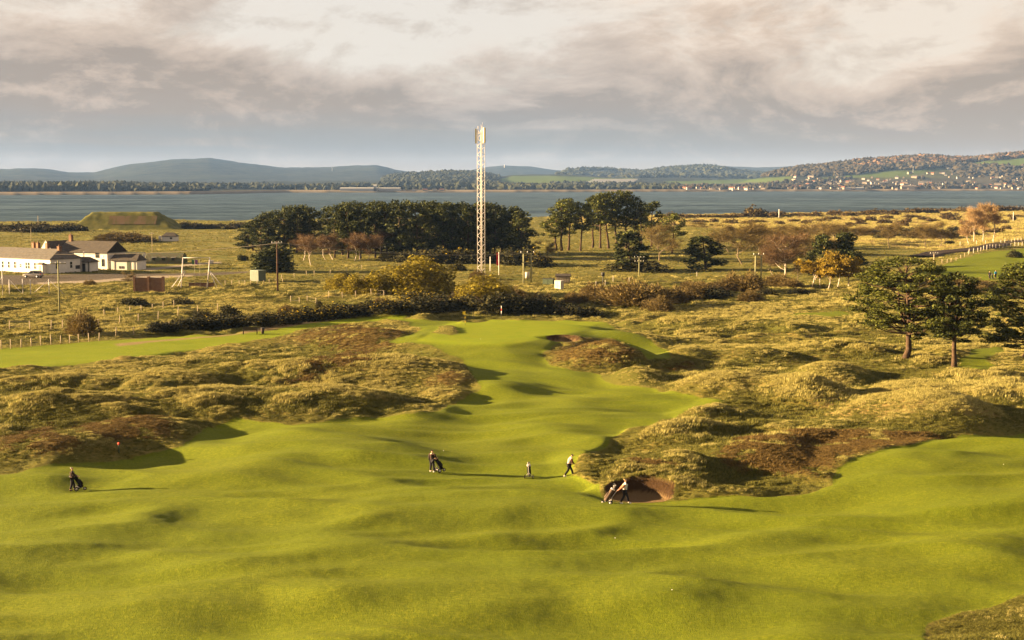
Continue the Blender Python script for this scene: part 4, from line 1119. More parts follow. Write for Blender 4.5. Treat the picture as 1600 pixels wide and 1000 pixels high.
timber = plain('weathered_timber', (0.46, 0.37, 0.25), .9, .1, .25, 4)
timber_d = plain('tarred_timber', (0.075, 0.038, 0.024), .85, .15, .25, 4)
timber_g = plain('greenish_timber', (0.27, 0.26, 0.14), .85, .1, .2, 4)
concrete = plain('pale_concrete', (0.50, 0.45, 0.38), .9, .1, .15, 2)
yellow_p = plain('cream_panel', (0.62, 0.55, 0.30), .5, .3, .08)
red_p = plain('red_cloth', (0.58, 0.035, 0.018), .7, .2, .1)
ylw_cl = plain('yellow_cloth', (0.75, 0.52, 0.03), .7, .2, .08)
wire_m = plain('fence_wire', (0.22, 0.19, 0.15), .6, .3, .1)

def window(parent, p, w_, h, ax, frame=frame_w):
    """sash window with its frame proud of the wall; ax: 'y-' wall facing local -y, 'x+' wall facing local +x"""
    x, y, z = p
    a, b = Acc(), Acc()
    def bb(acc, u0, u1, z0, z1, d0, d1):
        if ax == 'y-': box(acc, x + u0, x + u1, y - d1, y - d0, z + z0, z + z1)
        else: box(acc, x + d0, x + d1, y + u0, y + u1, z + z0, z + z1)
    bb(b, -w_ / 2, w_ / 2, 0, h, -.02, .015)
    f_ = .07
    bb(a, -w_ / 2 - f_, -w_ / 2, -f_, h + f_, -.02, .06); bb(a, w_ / 2, w_ / 2 + f_, -f_, h + f_, -.02, .06)
    bb(a, -w_ / 2, w_ / 2, h, h + f_, -.02, .058); bb(a, -w_ / 2, w_ / 2, -f_, 0, -.02, .09); bb(a, -w_ / 2, w_ / 2, h * .5 - .03, h * .5 + .03, .015, .045)
    o = link('window', b.mesh('window', [pane_m]), parent)
    link('frame', a.mesh('frame', [frame]), o)
    return o
def chimney(parent, x, y, z0, z1, s=.7):
    o = link('chimney', box_mesh('chimney', brick_m, (x - s / 2, x + s / 2, y - s / 2, y + s / 2, z0, z1), (x - s / 2 - .05, x + s / 2 + .05, y - s / 2 - .05, y + s / 2 + .05, z1, z1 + .12)), parent)
    link('chimney_pot', tube_mesh('chimney_pot', brick_m, (np.array([[x, y, z1 + .1], [x, y, z1 + .5]]), .13)), o)

# long low white building
p = G(79, 428)
A = thing('white_cottage_range', 'long low whitewashed building with a grey hipped roof and four brick chimneys', 'building', p - Vector((0, 0, .1)), R(-33))
L_, W_ = 24, 9.2
wl = Acc(); box(wl, -L_, 0, 0, W_, 0, 3.45); link('wall', wl.mesh('wall', [white_p]), A)
link('plinth', box_mesh('plinth', concrete, (-L_, .03, -.03, 0, 0, .22)), A)
rf = link('roof', hip_roof('roof', slate, -L_ - .3, .3, -.3, W_ + .3, 3.58, 5.75, .0, 2.5), A)
for cx_ in (-12.3, -10.7, -7.3, -1.9): chimney(rf, cx_, W_ / 2 + (.6 if cx_ < -3 else -.3), 4.9, 6.9 if cx_ < -3 else 6.3, .75)
for q, ww, hh, z0 in [(-12.9, .75, 1.55, 1.05), (-10.9, .6, .8, 1.3), (-8.7, .7, 1.5, 1.05), (-7.75, .7, 1.5, 1.05), (-5.5, .75, 1.5, 1.05), (-3.9, .35, 1.0, 1.0), (-15.2, .75, 1.5, 1.05), (-17.5, .75, 1.5, 1.05)]:
    window(A, (q, 0, z0), ww, hh, 'y-')
for q, ww, hh, z0 in [(1.9, .75, 1.4, 1.2), (6.1, .75, 1.5, 1.2)]: window(A, (0, q, z0), ww, hh, 'x+')
link('notice_board', box_mesh('notice_board', dark_p, (0, .08, 7.4, 8.7, .9, 1.75)), A)
po = link('porch', box_mesh('porch', white_p, (-3.1, -1.4, -1.2, -.02, 0, 2.25)), A)
link('porch_roof', hip_roof('porch_roof', slate, -3.3, -1.2, -1.4, 0, 2.40, 2.75, .3, .3), po)
link('door', box_mesh('door', green_t, (-2.75, -1.95, -1.25, -1.2, 0, 2.0)), po)
link('downpipe', tube_mesh('downpipe', dark_p, (np.array([[.08, 8.95, 0], [.08, 8.95, 3.4]]), .05)), A)

# two-storey white house
p = G(168, 421)
B = thing('white_house', 'two storey white house with a dark slate roof behind the long low building', 'building', p - Vector((0, 0, .1)), R(-22))
wl = Acc(); box(wl, -15, 0, 0, 7.5, 0, 4.3); gable_fill(wl, -.13, 0, 7.5, 4.3, 6.75); gable_fill(wl, -15, 0, 7.5, 4.3, 6.75)
link('wall', wl.mesh('wall', [white_p]), B)
rf = link('roof', hip_roof('roof', dslate, -15.2, .25, -.35, 7.85, 4.32, 6.95, 0, 0), B)
chimney(rf, -14.0, 3.7, 6.2, 8.3, .8)
window(B, (-3.0, 0, 3.0), 1.0, 1.1, 'y-', dark_p); window(B, (-1.3, 0, .9), .7, 1.7, 'y-', dark_p); window(B, (-3.9, 0, .5), .8, 1.9, 'y-', dark_p)
link('vent_panel', box_mesh('vent_panel', frame_w, (-1.65, -1.15, -.06, -.003, 3.1, 3.5)), B)
wg = Acc(); box(wg, -19.5, -15.2, -1.5, 8, 0, 3.9)
link('wing', wg.mesh('wing', [white_p]), B)
v = [(-19.7, -1.7, 3.9), (-15.0, -1.7, 3.9), (-17.35, -1.7, 6.9), (-19.7, 8.2, 3.9), (-15.0, 8.2, 3.9), (-17.35, 8.2, 6.9)]
link('wing_roof', mesh_np('wing_roof', v, [np.array([(0, 2, 5, 3), (1, 4, 5, 2), (0, 3, 4, 1)]), np.array([(0, 1, 2), (3, 5, 4)])], [dslate]), B)
link('wing_gable', mesh_np('wing_gable', [(-19.72, -1.9, 3.7), (-14.98, -1.9, 3.7), (-17.35, -1.9, 7.1), (-19.72, -1.72, 3.7), (-14.98, -1.72, 3.7), (-17.35, -1.72, 7.1)], [np.array([(0, 3, 4, 1), (1, 4, 5, 2), (2, 5, 3, 0)]), np.array([(0, 1, 2), (3, 5, 4)])], [white_p]), B)
# lean-to
p = G(141, 425)
D_ = thing('lean_to', 'low white lean-to with a dark roof and dark doors between house and long building', 'building', p - Vector((0, 0, .1)), R(-20))
link('wall', box_mesh('wall', white_p, (-5.4, 0, 0, 3.2, 0, 2.4)), D_)
rf = link('roof', hip_roof('roof', dslate, -5.7, .3, -.4, 3.5, 2.5, 3.6, .2, 1.4), D_)
link('flue', tube_mesh('flue', galv, (np.array([[-2.6, 1.2, 2.9], [-2.6, 1.2, 4.9]]), .12)), rf)
for q in (-4.9, -2.2): link('door', box_mesh('door', dark_p, (q, q + .85, -.05, -.002, 0, 2.05)), D_)
link('post', box_mesh('post', dark_p, (-.35, -.2, -.35, -.2, 0, 2.35)), D_)
# low outbuilding
p = G(214, 422)
O = thing('outbuilding', 'low white outbuilding with a dark roof at the right end of the group', 'building', p - Vector((0, 0, .1)), R(-14))
link('wall', box_mesh('wall', white_p, (-7.1, 0, 0, 4.6, 0, 2.35)), O)
link('roof', hip_roof('roof', dslate, -7.3, .2, -.3, 4.9, 2.45, 3.95, 0.1, .6), O)
link('door', box_mesh('door', green_p, (-2.7, -1.75, -.05, -.002, 0, 2.1)), O)
for q in (-4.9, -4.1): link('bin_hatch', box_mesh('bin_hatch', dark_p, (q, q + .55, -.05, -.002, .35, 1.0)), O)
link('downpipe', tube_mesh('downpipe', dark_p, (np.array([[-6.2, -.06, 0], [-6.2, -.06, 2.35]]), .04), (np.array([[-.8, -.06, 0], [-.8, -.06, 2.35]]), .04)), O)

# Nissen huts
niss = plain('green_corrugated_iron', (0.075, 0.095, 0.042), .6, .35, .3, 1.2, col2=(0.10, 0.075, 0.035))
def nissen(px, base, Lh, r_, rz, label, endwhite):
    p = G(px, base)
    n_ = thing('nissen_hut', label, 'hut', p - Vector((0, 0, .1)), rz)
    a = Acc(); nx = int(Lh / .35)
    th = np.linspace(0, np.pi, 13)
    xs = np.linspace(0, Lh, nx * 2)
    rr0 = r_ * (1 + .012 * np.where(np.arange(len(xs)) % 2, 1, -1))
    v = np.stack([np.repeat(xs[:, None], 13, 1), -np.cos(th)[None] * rr0[:, None] + r_, np.sin(th)[None] * rr0[:, None] * 1.02], -1).reshape(-1, 3)
    i = np.arange(len(v)).reshape(-1, 13)
    a.quads(v, np.stack([i[:-1, :-1], i[1:, :-1], i[1:, 1:], i[:-1, 1:]], -1).reshape(-1, 4))
    link('roof', a.mesh('roof', [niss]), n_)
    for x_ in (0.05, Lh - .05):
        e_ = [(x_, -math.cos(q) * r_ * .98 + r_, math.sin(q) * r_ * .98) for q in th]
        me = bpy.data.meshes.new('end_wall'); me.from_pydata(e_, [], [list(range(13))]); me.materials.append(white_p if endwhite else green_p)
        link('end_wall', me, n_)
    for x_ in np.arange(2.0, Lh - 1.0, 2.6):
        dm = link('dormer', box_mesh('dormer', niss, (x_, x_ + 1.0, .05, .9, .9, 1.75)), n_)
        link('dormer_roof', box_mesh('dormer_roof', galv, (x_ - .1, x_ + 1.1, -.1, 1.0, 1.75, 1.82)), dm)
        link('window', box_mesh('window', pane_m, (x_ + .12, x_ + .88, .0, .049, 1.0, 1.68)), dm)
nissen(177, 411, 7.6, 2.85, R(-3), 'rusty Nissen hut half hidden behind the low outbuilding', True)
nissen(226, 412, 10.0, 2.75, R(-3), 'green corrugated Nissen hut with dormer windows, the right one', False)

# grass rampart by the shore
gr_m, t = material('rampart_turf', .9, .1)
pos = t.new('ShaderNodeNewGeometry').outputs['Position']
t.put(t.b.inputs['Base Color'], t.mix(t.maprange(t.noise(pos, .25, 5, .65), .3, .7), (0.055, 0.06, 0.014), (0.13, 0.12, 0.03)))
sandf, t = material('bare_pink_earth', .95, .05)
pos = t.new('ShaderNodeNewGeometry').outputs['Position']
t.put(t.b.inputs['Base Color'], t.mix(t.maprange(t.noise(t.mapping(pos, (1, .3, .3)), .35, 4, .6), .4, .62), (0.125, 0.085, 0.05), (0.085, 0.075, 0.026)))
p = GF(198, 655)
Rm = thing('grass_rampart', 'flat topped grass covered rampart beside the shore with a bare pink earth face', 'earthwork', p - Vector((0, 0, .3)), 0)
nx, ny = 90, 26
X, Y = np.meshgrid(np.linspace(-26, 26, nx), np.linspace(-9, 15, ny))
hz = 9.0 * np.clip((25.5 - np.abs(X) + .8 * perlin(X / 3, Y / 3, 5)) / np.where(X < 0, 10.5, 13.5), 0, 1) * 1.0
hz = np.minimum(hz, 9.0 * np.clip((Y + 8.5) / 8.5, 0, 1)); hz = np.minimum(hz, 9.0 * np.clip((14.5 - Y) / 7, 0, 1)) * (1 + .03 * perlin(X / 4, Y / 2, 7))
hz = np.minimum(hz, 8.3 + .15 * perlin(X / 2, Y / 2, 8))
i = np.arange(nx * ny).reshape(ny, nx)
link('bank', mesh_np('bank', np.stack([X, Y, hz], -1).reshape(-1, 3), np.stack([i[:-1, :-1], i[:-1, 1:], i[1:, 1:], i[1:, :-1]], -1).reshape(-1, 4), [gr_m], smooth=True), Rm)
k = (X > -8) & (X < 14)
xs = np.linspace(-7, 15, 30); q = np.linspace(.30, .72, 8)
Xs, Qs = np.meshgrid(xs, q); Ys = -8.5 + 8.5 * Qs
wob_ = np.clip(1 - ((Xs - 4) / 11.5) ** 6, 0, 1)
Zs = 9.0 * Qs * 1.0 + .12
i = np.arange(Xs.size).reshape(Xs.shape)
link('bare_face', mesh_np('bare_face', np.stack([Xs, Ys - .12, Zs], -1).reshape(-1, 3), np.stack([i[:-1, :-1], i[:-1, 1:], i[1:, 1:], i[1:, :-1]], -1).reshape(-1, 4), [sandf]), Rm)
# white hut in the meadow
p = G(248, 377)
Hh = thing('white_hut', 'small flat white hut alone in the green meadow', 'hut', p, R(-4))
link('wall', box_mesh('wall', white_p, (0, .6, 0, 2, 0, 1.9), (1.2, 6.6, 0, 3, 0, 1.75)), Hh)
link('roof', hip_roof('roof', dslate, 1.0, 6.8, -.2, 3.2, 1.85, 3.2, 1.5, 1.5), Hh)
link('window', box_mesh('window', dark_p, (4.2, 5.1, -.05, -.002, .8, 1.4)), Hh)
# brick wall
p = G(209, 457)
Bw = thing('brick_wall', 'free standing brown brick wall with three piers on the dune', 'wall', p - Vector((0, 0, .4)), R(-6))
link('wall', box_mesh('wall', brick_m, (.4, 5.9, 0, .28, 0, 3.1)), Bw)
link('coping', box_mesh('coping', concrete, (.4, 5.9, -.05, .33, 3.1, 3.18)), Bw)
for q in (0, 2.85, 5.75): link('pier', box_mesh('pier', brick_m, (q, q + .42, -.22, .42, 0, 3.35)), Bw)
p = G(295, 450); dw = thing('low_wall', 'low dark brick wall behind the white frame', 'wall', p - Vector((0, 0, .2)), 0)
link('wall', box_mesh('wall', brick_m, (0, 5.2, 0, .3, 0, 1.15)), dw); link('coping', box_mesh('coping', dark_p, (-.05, 5.25, -.04, .34, 1.15, 1.22)), dw)
# white climbing frame
p = G(283, 451); sc0 = p.y / F_PX
Wf = thing('climbing_frame', 'tall white painted steel frame with slanting struts beside the brick wall', 'frame', p - Vector((0, 0, .1)), 0)
def fp(px, py, dy=0.0): return [(px - 283) * sc0, dy, (451 - py) * sc0]
tm = lambda nm, mat, a, b, r_: link(nm, tube_mesh(nm, mat, (np.array([a, b]), r_), k=8), Wf)
tm('post', galv, fp(283, 451), fp(287, 402.5), .11); tm('post', galv, fp(324, 451), fp(329, 402.5), .11)
tm('crossbar', galv, fp(286.5, 403), fp(329.5, 403), .06)
for a, b, dy in ((((288), 424), (269, 451), -1.2), ((290, 424), (274, 452), 1.2), ((328, 424), (342, 451), -1.2), ((329, 424), (348, 451), 1.2)):
    tm('strut', galv, fp(a[0], a[1]), fp(b[0], b[1], dy), .075)
for px in (305, 313): tm('rope', wire_m, fp(px, 403), fp(px, 449), .03)
tm('short_rail', galv, fp(284, 424), fp(291, 424), .05)
# posts and braced frames on the far left
def posts_frame(name, label, posts, braces, cat='frame'):
    p = G(posts[0][0], posts[0][2]); s_ = p.y / F_PX
    o = thing(name, label, cat, p - Vector((0, 0, .1)), 0)
    for i, (px, t0, b0) in enumerate(posts):
        x = (px - posts[0][0]) * s_
        link('post', tube_mesh('post', galv, (np.array([[x, 0, -.3], [x, 0, (b0 - t0) * s_]]), .085)), o)
    for (xa, ya, xb, yb) in braces:
        f_ = lambda a, b: [(a - posts[0][0]) * s_, .05, (posts[0][2] - b) * s_]
        link('brace', tube_mesh('brace', galv, (np.array([f_(xa, ya), f_(xb, yb)]), .05)), o)
posts_frame('white_post', 'tall single white post at the left edge of the view', [(4.5, 413, 461)], [(-10, 450, 4, 432)], 'post')
posts_frame('braced_posts', 'pair of white posts joined by a descending brace, far left', [(15, 436, 460), (36, 435, 460)], [(16, 437, 35, 459)])
posts_frame('braced_posts', 'pair of white posts with a rising and a falling brace before the asphalt yard', [(48, 436, 460), (77, 435, 460)], [(50, 459, 76, 437), (78, 437, 100, 459)])
# container and bins
p = G(391, 439)
cn = thing('green_container', 'grey green ribbed steel container beside the telegraph pole', 'container', p - Vector((0, 0, .05)), R(-38))
link('body', box_mesh('body', green_t, (0, 2.6, 0, 2.2, .1, 2.35)), cn)
link('lid', box_mesh('lid', green_t, (-.05, 2.65, -.05, 2.25, 2.35, 2.43)), cn)
for q in np.arange(.15, 2.5, .3): link('rib', box_mesh('rib', green_t, (q, q + .1, -.05, -.002, .15, 2.3)), cn)
for q in np.arange(.15, 2.1, .3): link('rib', box_mesh('rib', green_t, (2.602, 2.65, q, q + .1, .15, 2.3)), cn)
for px, b, mt, lb in [(302, 413, plain('green_plastic', (.03, .13, .04), .5, .4, .1), 'small green wheelie bin on the far track'), (307, 413, plain('purple_plastic', (.16, .05, .20), .5, .4, .1), 'small purple wheelie bin beside the green one'), (183, 411, plain('blue_plastic', (.03, .10, .35), .5, .4, .1), 'blue bin by the Nissen huts')]:
    p = G(px, b)
    o = thing('wheelie_bin', lb, 'bin', p, 0)
    link('body', mesh_np('body', [(-.24, -.24, 0), (.24, -.24, 0), (.24, .24, 0), (-.24, .24, 0), (-.32, -.34, 1.1), (.32, -.34, 1.1), (.32, .34, 1.1), (-.32, .34, 1.1)], np.array([(0, 3, 2, 1), (4, 5, 6, 7), (0, 1, 5, 4), (1, 2, 6, 5), (2, 3, 7, 6), (3, 0, 4, 7)]), [mt]), o)
    link('lid', box_mesh('lid', mt, (-.36, .36, -.38, .36, 1.1, 1.18)), o)
    for s_ in (-.22, .22): link('wheel', tube_mesh('wheel', dark_p, (np.array([[s_ - .04, .34, .1], [s_ + .04, .34, .1]]), .12)), o)
p = G(330, 415); o = thing('grey_cabinet', 'grey cabinet on two legs right of the white frame', 'cabinet', p, 0)
link('body', box_mesh('body', galv, (-.6, .6, -.3, .3, .7, 1.35)), o)
for q in (-.5, .4): link('leg', box_mesh('leg', dark_p, (q, q + .1, -.1, .1, -.1, .7)), o)
# cabinets by the poles in the middle
p = G(858, 445); o = thing('green_cabinet', 'squat dark green cabinet with double doors left of the pale one', 'cabinet', p, R(-20))
link('body', box_mesh('body', green_p, (-1.3, 1.1, -.5, .5, 0, 1.25)), o); link('lid', box_mesh('lid', dark_p, (-1.35, 1.15, -.55, .55, 1.25, 1.33)), o)
for q in (-1.2, -.05): link('door', box_mesh('door', green_p, (q, q + 1.05, -.54, -.502, .1, 1.15)), o)
p = G(873.5, 453); o = thing('pale_cabinet', 'pale upright metal cabinet with grey side in the straw grass', 'cabinet', p, R(-30))
link('body', box_mesh('body', concrete, (-.75, .75, -.6, .6, 0, 1.75)), o); link('cap', box_mesh('cap', galv, (-.8, .8, -.65, .65, 1.75, 1.83)), o)
for q in (-.68, .02): link('door', box_mesh('door', galv, (q, q + .66, -.64, -.602, .12, 1.65)), o)
p = G(879, 444); o = thing('timber_shed', 'low weathered timber shed behind the cabinets', 'shed', p, R(-6))
link('wall', box_mesh('wall', timber, (-1.4, 1.5, 0, 2, 0, 1.6)), o); link('roof', hip_roof('roof', dslate, -1.6, 1.7, -.2, 2.2, 1.7, 2.15, 0, 0), o)
for q in np.arange(-1.3, 1.4, .55): link('board', box_mesh('board', timber, (q, q + .45, -.04, -.002, .05, 1.55)), o)

# ---- lattice mast
p = G(752, 431)
mast = thing('lattice_mast', 'tall pale steel lattice mast with panel aerials on top', 'mast', p - Vector((0, 0, .2)), R(-38))
Hm = z_for(192, p.y) - p.z - 1.4
S = .60; bays = 36; bh = Hm / bays
link('base_slab', box_mesh('base_slab', concrete, (-1.2, 1.2, -1.2, 1.2, -.2, .3)), mast)
legm = tube_mesh('leg', galv, (np.array([[0, 0, .2], [0, 0, Hm]]), .058), k=6)
cor = [(-S, -S), (S, -S), (S, S), (-S, S)]
for cx_, cy_ in cor: link('leg', legm, mast, (cx_, cy_, 0))
brm = [tube_mesh('brace', galv, (np.array([[-S, 0, 0], [S, 0, bh]]), .032), k=5), tube_mesh('brace', galv, (np.array([[S, 0, 0], [-S, 0, bh]]), .032), k=5)]
for side in range(4):
    for b in range(bays):
        a = side * math.pi / 2
        link('brace', brm[(b + side) % 2], mast, (math.sin(a) * S, -math.cos(a) * S, .2 + b * bh * .994), a)
hz_m = tube_mesh('ring_bar', galv, (np.array([[-S, 0, 0], [S, 0, 0]]), .035), k=5)
for side in range(4):
    for b in (12, 24, 35):
        a = side * math.pi / 2
        link('ring_bar', hz_m, mast, (math.sin(a) * S, -math.cos(a) * S, .2 + b * bh), a)
link('ladder', tube_mesh('ladder', galv, (np.array([[.15, .2, .3], [.15, .2, Hm]]), .03), (np.array([[-.2, .2, .3], [-.2, .2, Hm]]), .03), k=5), mast)
for ang, zz_ in ((R(215), -1.9), (R(-10), -1.7), (R(100), -1.8)):
    x_, y_ = math.cos(ang) * 1.15, math.sin(ang) * 1.15
    an = link('panel_aerial', box_mesh('panel_aerial', yellow_p, (-.16, .16, -.26, .26, -1.7, 1.6)), mast, (x_, y_, Hm + zz_ + .6), ang)
    link('bracket', tube_mesh('bracket', galv, (np.array([[-.75, 0, .8], [-.12, 0, .8]]), .04), (np.array([[-.75, 0, -.9], [-.12, 0, -.9]]), .04)), an)
link('mount_pole', tube_mesh('mount_pole', galv, (np.array([[-.45, -.45, Hm - 2.4], [-.45, -.45, Hm + .9]]), .07), (np.array([[.5, -.2, Hm - 2.4], [.5, -.2, Hm + .9]]), .07)), mast)
link('whip_aerial', tube_mesh('whip_aerial', galv, (np.array([[-.2, .3, Hm - 1], [-.2, .3, Hm + 1.2]]), .03), (np.array([[.3, .1, Hm - 1], [.3, .1, Hm + 1.7]]), .025)), mast)

# ---- poles
def pole(name, label, px, base, top, mat, arms=(), r_=.13, cat='pole', arm_mat=None, rz=0.0):
    p = G(px, base); h = z_for(top, p.y) - p.z
    o = thing(name, label, cat, p, rz)
    link('shaft', tube_mesh('shaft', mat, (np.array([[0, 0, -.4], [0, 0, h * .5], [0, 0, h]]), np.array([r_ * 1.15, r_, r_ * .8]))), o)
    for (dz, w_) in arms:
        am = link('crossarm', box_mesh('crossarm', arm_mat or mat, (-w_ / 2, w_ / 2, -r_ - .12, -r_, h - dz - .12, h - dz)), o)
        for q in (-.44, -.15, .15, .44):
            link('insulator', tube_mesh('insulator', frame_w, (np.array([[q * w_, -r_ - .06, h - dz], [q * w_, -r_ - .06, h - dz + .22]]), .05), k=6), am)
    return o, p, h
pole('telegraph_pole', 'dark red-brown telegraph pole with a white crossarm before the round evergreen', 434, 456, 377, timber_d, [(.25, 2.2)], .17, arm_mat=frame_w)
pole('telegraph_pole', 'tall greenish timber telegraph pole standing before the white buildings', 93, 488, 407, timber_g, [(.45, 2.6)], .12, rz=.2)
pole('telegraph_pole', 'short telegraph pole with two crossarms in the straw meadow', 998.5, 432, 401, timber_g, [(.15, 2.4), (1.1, 2.2)], .11)
pole('thin_pole', 'thin pole standing before the bare face of the rampart', 192, 358, 339, timber, [], .1)
pole('thin_pole', 'thin pole on the shore at the far left', 60, 362, 337, timber, [], .12)
pole('thin_pole', 'thin pole in the meadow behind the Nissen huts', 238, 394, 364, timber, [(.2, 1.2)], .09)
pole('thin_pole', 'thin pole in the meadow behind the white house', 49, 384, 357, timber, [], .09)
pole('white_pole', 'white post standing on the pale dunes before the water', 1217, 341, 327, frame_w, [], .2)
pole('white_pole', 'thin white post near the right edge behind the poplars', 1583, 345, 331, frame_w, [], .14)
pole('telegraph_pole', 'small pole with a pale crossarm beside the railway', 1459, 412, 395, timber, [(.1, 2.0)], .1, arm_mat=concrete)
pole('white_pole', 'slim white post left of the red flag', 766, 424, 401, frame_w, [], .09)
o, p, h = pole('sign_post', 'dark post with a round head in the reeds', 942, 449, 427, dark_p, [], .11, 'post')  # a sign post with a dark round head, no lamp in it
link('head', tube_mesh('head', dark_p, (np.array([[-.32, 0, h - .2], [.32, 0, h - .2]]), .42), k=10), o)
def h_pole(label, pxs, base, top, bars, mat, box_=None):
    p = G(pxs[0], base); s_ = p.y / F_PX; h = z_for(top, p.y) - p.z; wd = (pxs[1] - pxs[0]) * s_
    o = thing('double_pole', label, 'pole', p, 0)
    for x in (0, wd): link('shaft', tube_mesh('shaft', mat, (np.array([[x, 0, -.4], [x, 0, h]]), .15)), o)
    for dz, ov in bars:
        b = link('crossarm', box_mesh('crossarm', mat, (-ov, wd + ov, -.27, -.14, h - dz - .18, h - dz)), o)
        if ov > .5:
            for q in (-.8 * ov, wd / 2, wd + .8 * ov): link('insulator', tube_mesh('insulator', frame_w, (np.array([[q, -.2, h - dz], [q, -.2, h - dz + .35]]), .07), k=6), b)
    if box_: link('transformer', tube_mesh('transformer', concrete, (np.array([[wd / 2, -.1, h - box_ - 1.3], [wd / 2, -.1, h - box_]]), .5), k=10), o)
h_pole('double timber pole with a transformer, right of the red flag', (818, 830), 443, 395, [(.0, .7), (1.9, .15), (3.6, .1)], timber_g, 4.1)
h_pole('double timber pole without a transformer near the russet birch', (1180, 1189), 442, 398, [(.0, .55), (.9, .1)], timber_g)
# overhead cable from the dark telegraph pole past the wood
def cable(name, label, a, b, sag, r_=.035):
    k = np.linspace(0, 1, 24)[:, None]
    a, b = np.array(a), np.array(b)
    pts = a * (1 - k) + b * k; pts[:, 2] -= (4 * k * (1 - k))[:, 0] * sag
    ac = Acc(); ac.tube(pts, r_, 4)
    return tag(link(name, ac.mesh(name, [wire_m])), label, 'cable')
def at_px(px, py, d):
    x = (px - 800) / F_PX * (d * cp - (z_for(py, d) - CAM_H) * sp)
    return (x, d, z_for(py, d))
cable('overhead_cable', 'overhead cable crossing in front of the pine wood', at_px(434, 378.5, 278), at_px(824, 396, 300), 1.2)
cable('overhead_cable', 'overhead cable from the double pole to the short telegraph pole', at_px(826, 398, 300), at_px(998, 404, 322), .6)
cable('overhead_cable', 'overhead cable running in from the left to the dark telegraph pole', at_px(-40, 392, 300), at_px(434, 380, 278), 1.4)

# ---- flags, bench, markers
def flag_mesh(name, mat, w_, h, drop=.0):
    n = 9; u, v_ = np.meshgrid(np.linspace(0, 1, n), np.linspace(0, 1, 7))
    x = u * w_; y = .10 * w_ * np.sin(u * 6.5 + v_ * 1.3) * u; z = v_ * h - drop * u * u
    V = np.stack([x, y, z], -1).reshape(-1, 3); V2 = V + np.array([0, .012, 0])
    i = np.arange(n * 7).reshape(7, n); q = np.stack([i[:-1, :-1], i[:-1, 1:], i[1:, 1:], i[1:, :-1]], -1).reshape(-1, 4)
    return mesh_np(name, np.concatenate([V, V2]), np.concatenate([q, q[:, ::-1] + n * 7]), [mat], smooth=True)
p = G(779.5, 430); h = z_for(394, p.y) - p.z
o = thing('danger_flag', 'tall red flag drooping on a white pole behind the mast foot', 'flag', p, 0)
link('pole', tube_mesh('pole', frame_w, (np.array([[0, 0, -.3], [0, 0, h]]), .08)), o)
fl = link('cloth', flag_mesh('cloth', red_p, .75, 2.9, .5), o, (-.55, .0, h - 3.0), R(10))
p = G(726.8, 508); h = z_for(486, p.y) - p.z
o = thing('golf_flagstick', 'thin flagstick with a small yellow flag on the green', 'flag', p, 0)
for i in range(6):
    z0, z1 = h * .92 * i / 6, h * .92 * (i + 1) / 6
    link('stick_band', tube_mesh('stick_band', ylw_cl if i % 2 else dark_p, (np.array([[0, 0, z0], [0, 0, z1]]), .022)), o)
link('stick_top', tube_mesh('stick_top', ylw_cl, (np.array([[0, 0, h * .92], [0, 0, h]]), .022)), o)
link('cloth', flag_mesh('cloth', ylw_cl, .42, .42, .12), o, (-.36, 0, h * .76), 0)
link('hole', tube_mesh('hole', dark_p, (np.array([[0, 0, -.05], [0, 0, .012]]), .07)), o)
p = G(783.5, 497); h = z_for(478, p.y) - p.z
o = thing('aiming_pole', 'short red and white banded pole behind the green', 'pole', p, 0)
for i in range(5): link('band', tube_mesh('band', (red_p if i % 2 else frame_w) if i > 1 else dark_p, (np.array([[0, 0, -.1 + (h + .1) * i / 5], [0, 0, -.1 + (h + .1) * (i + 1) / 5]]), .055)), o)
p = G(391, 522.5)
o = thing('park_bench', 'dark wooden slatted bench beside the left green', 'bench', p, R(4))
bm_ = plain('dark_bench_wood', (0.05, 0.033, 0.022), .8, .2, .2, 4)
for q in (-1.0, .92):
    for yy in (-.25, .25): link('leg', box_mesh('leg', bm_, (q, q + .08, yy - .04, yy + .04, -.05, .45 if yy < 0 else .95)), o)
    link('armrest', box_mesh('armrest', bm_, (q, q + .08, -.3, .21, .62, .67)), o); link('arm_post', box_mesh('arm_post', bm_, (q + .002, q + .078, -.29, -.21, .45, .62)), o)
for q in np.arange(-.24, .2, .11): link('slat', box_mesh('slat', bm_, (-1, 1, q, q + .09, .45, .49)), o)
for q in np.arange(.56, .95, .12): link('back_slat', box_mesh('back_slat', bm_, (-.92, .92, .215, .245, q, q + .09)), o)
p = G(410.5, 521.5)
o = thing('litter_bin', 'dark tapered litter bin right of the bench', 'bin', p, 0)
link('body', tube_mesh('body', bm_, (np.array([[0, 0, -.03], [0, 0, .78]]), np.array([.19, .27])), k=12), o); link('rim', tube_mesh('rim', dark_p, (np.array([[0, 0, .78], [0, 0, .84]]), .29), k=12), o)
p = G(186, 709); h = z_for(692, p.y) - p.z
o = thing('marker_post', 'dark green post with a red top in the left rough', 'post', p, 0)
link('shaft', tube_mesh('shaft', green_p, (np.array([[0, 0, -.1], [0, 0, h - .14]]), .055)), o)
link('red_top', tube_mesh('red_top', plain('red_paint', (.62, .06, .02), .5, .3, .08), (np.array([[0, 0, h - .14], [0, 0, h + .03]]), .085)), o)
ball_m = plain('white_ball', (.85, .83, .78), .4, .4, .02)
bmh = bmesh.new(); bmesh.ops.create_icosphere(bmh, subdivisions=2, radius=.024); bme = bpy.data.meshes.new('golf_ball'); bmh.to_mesh(bme); bme.materials.append(ball_m)
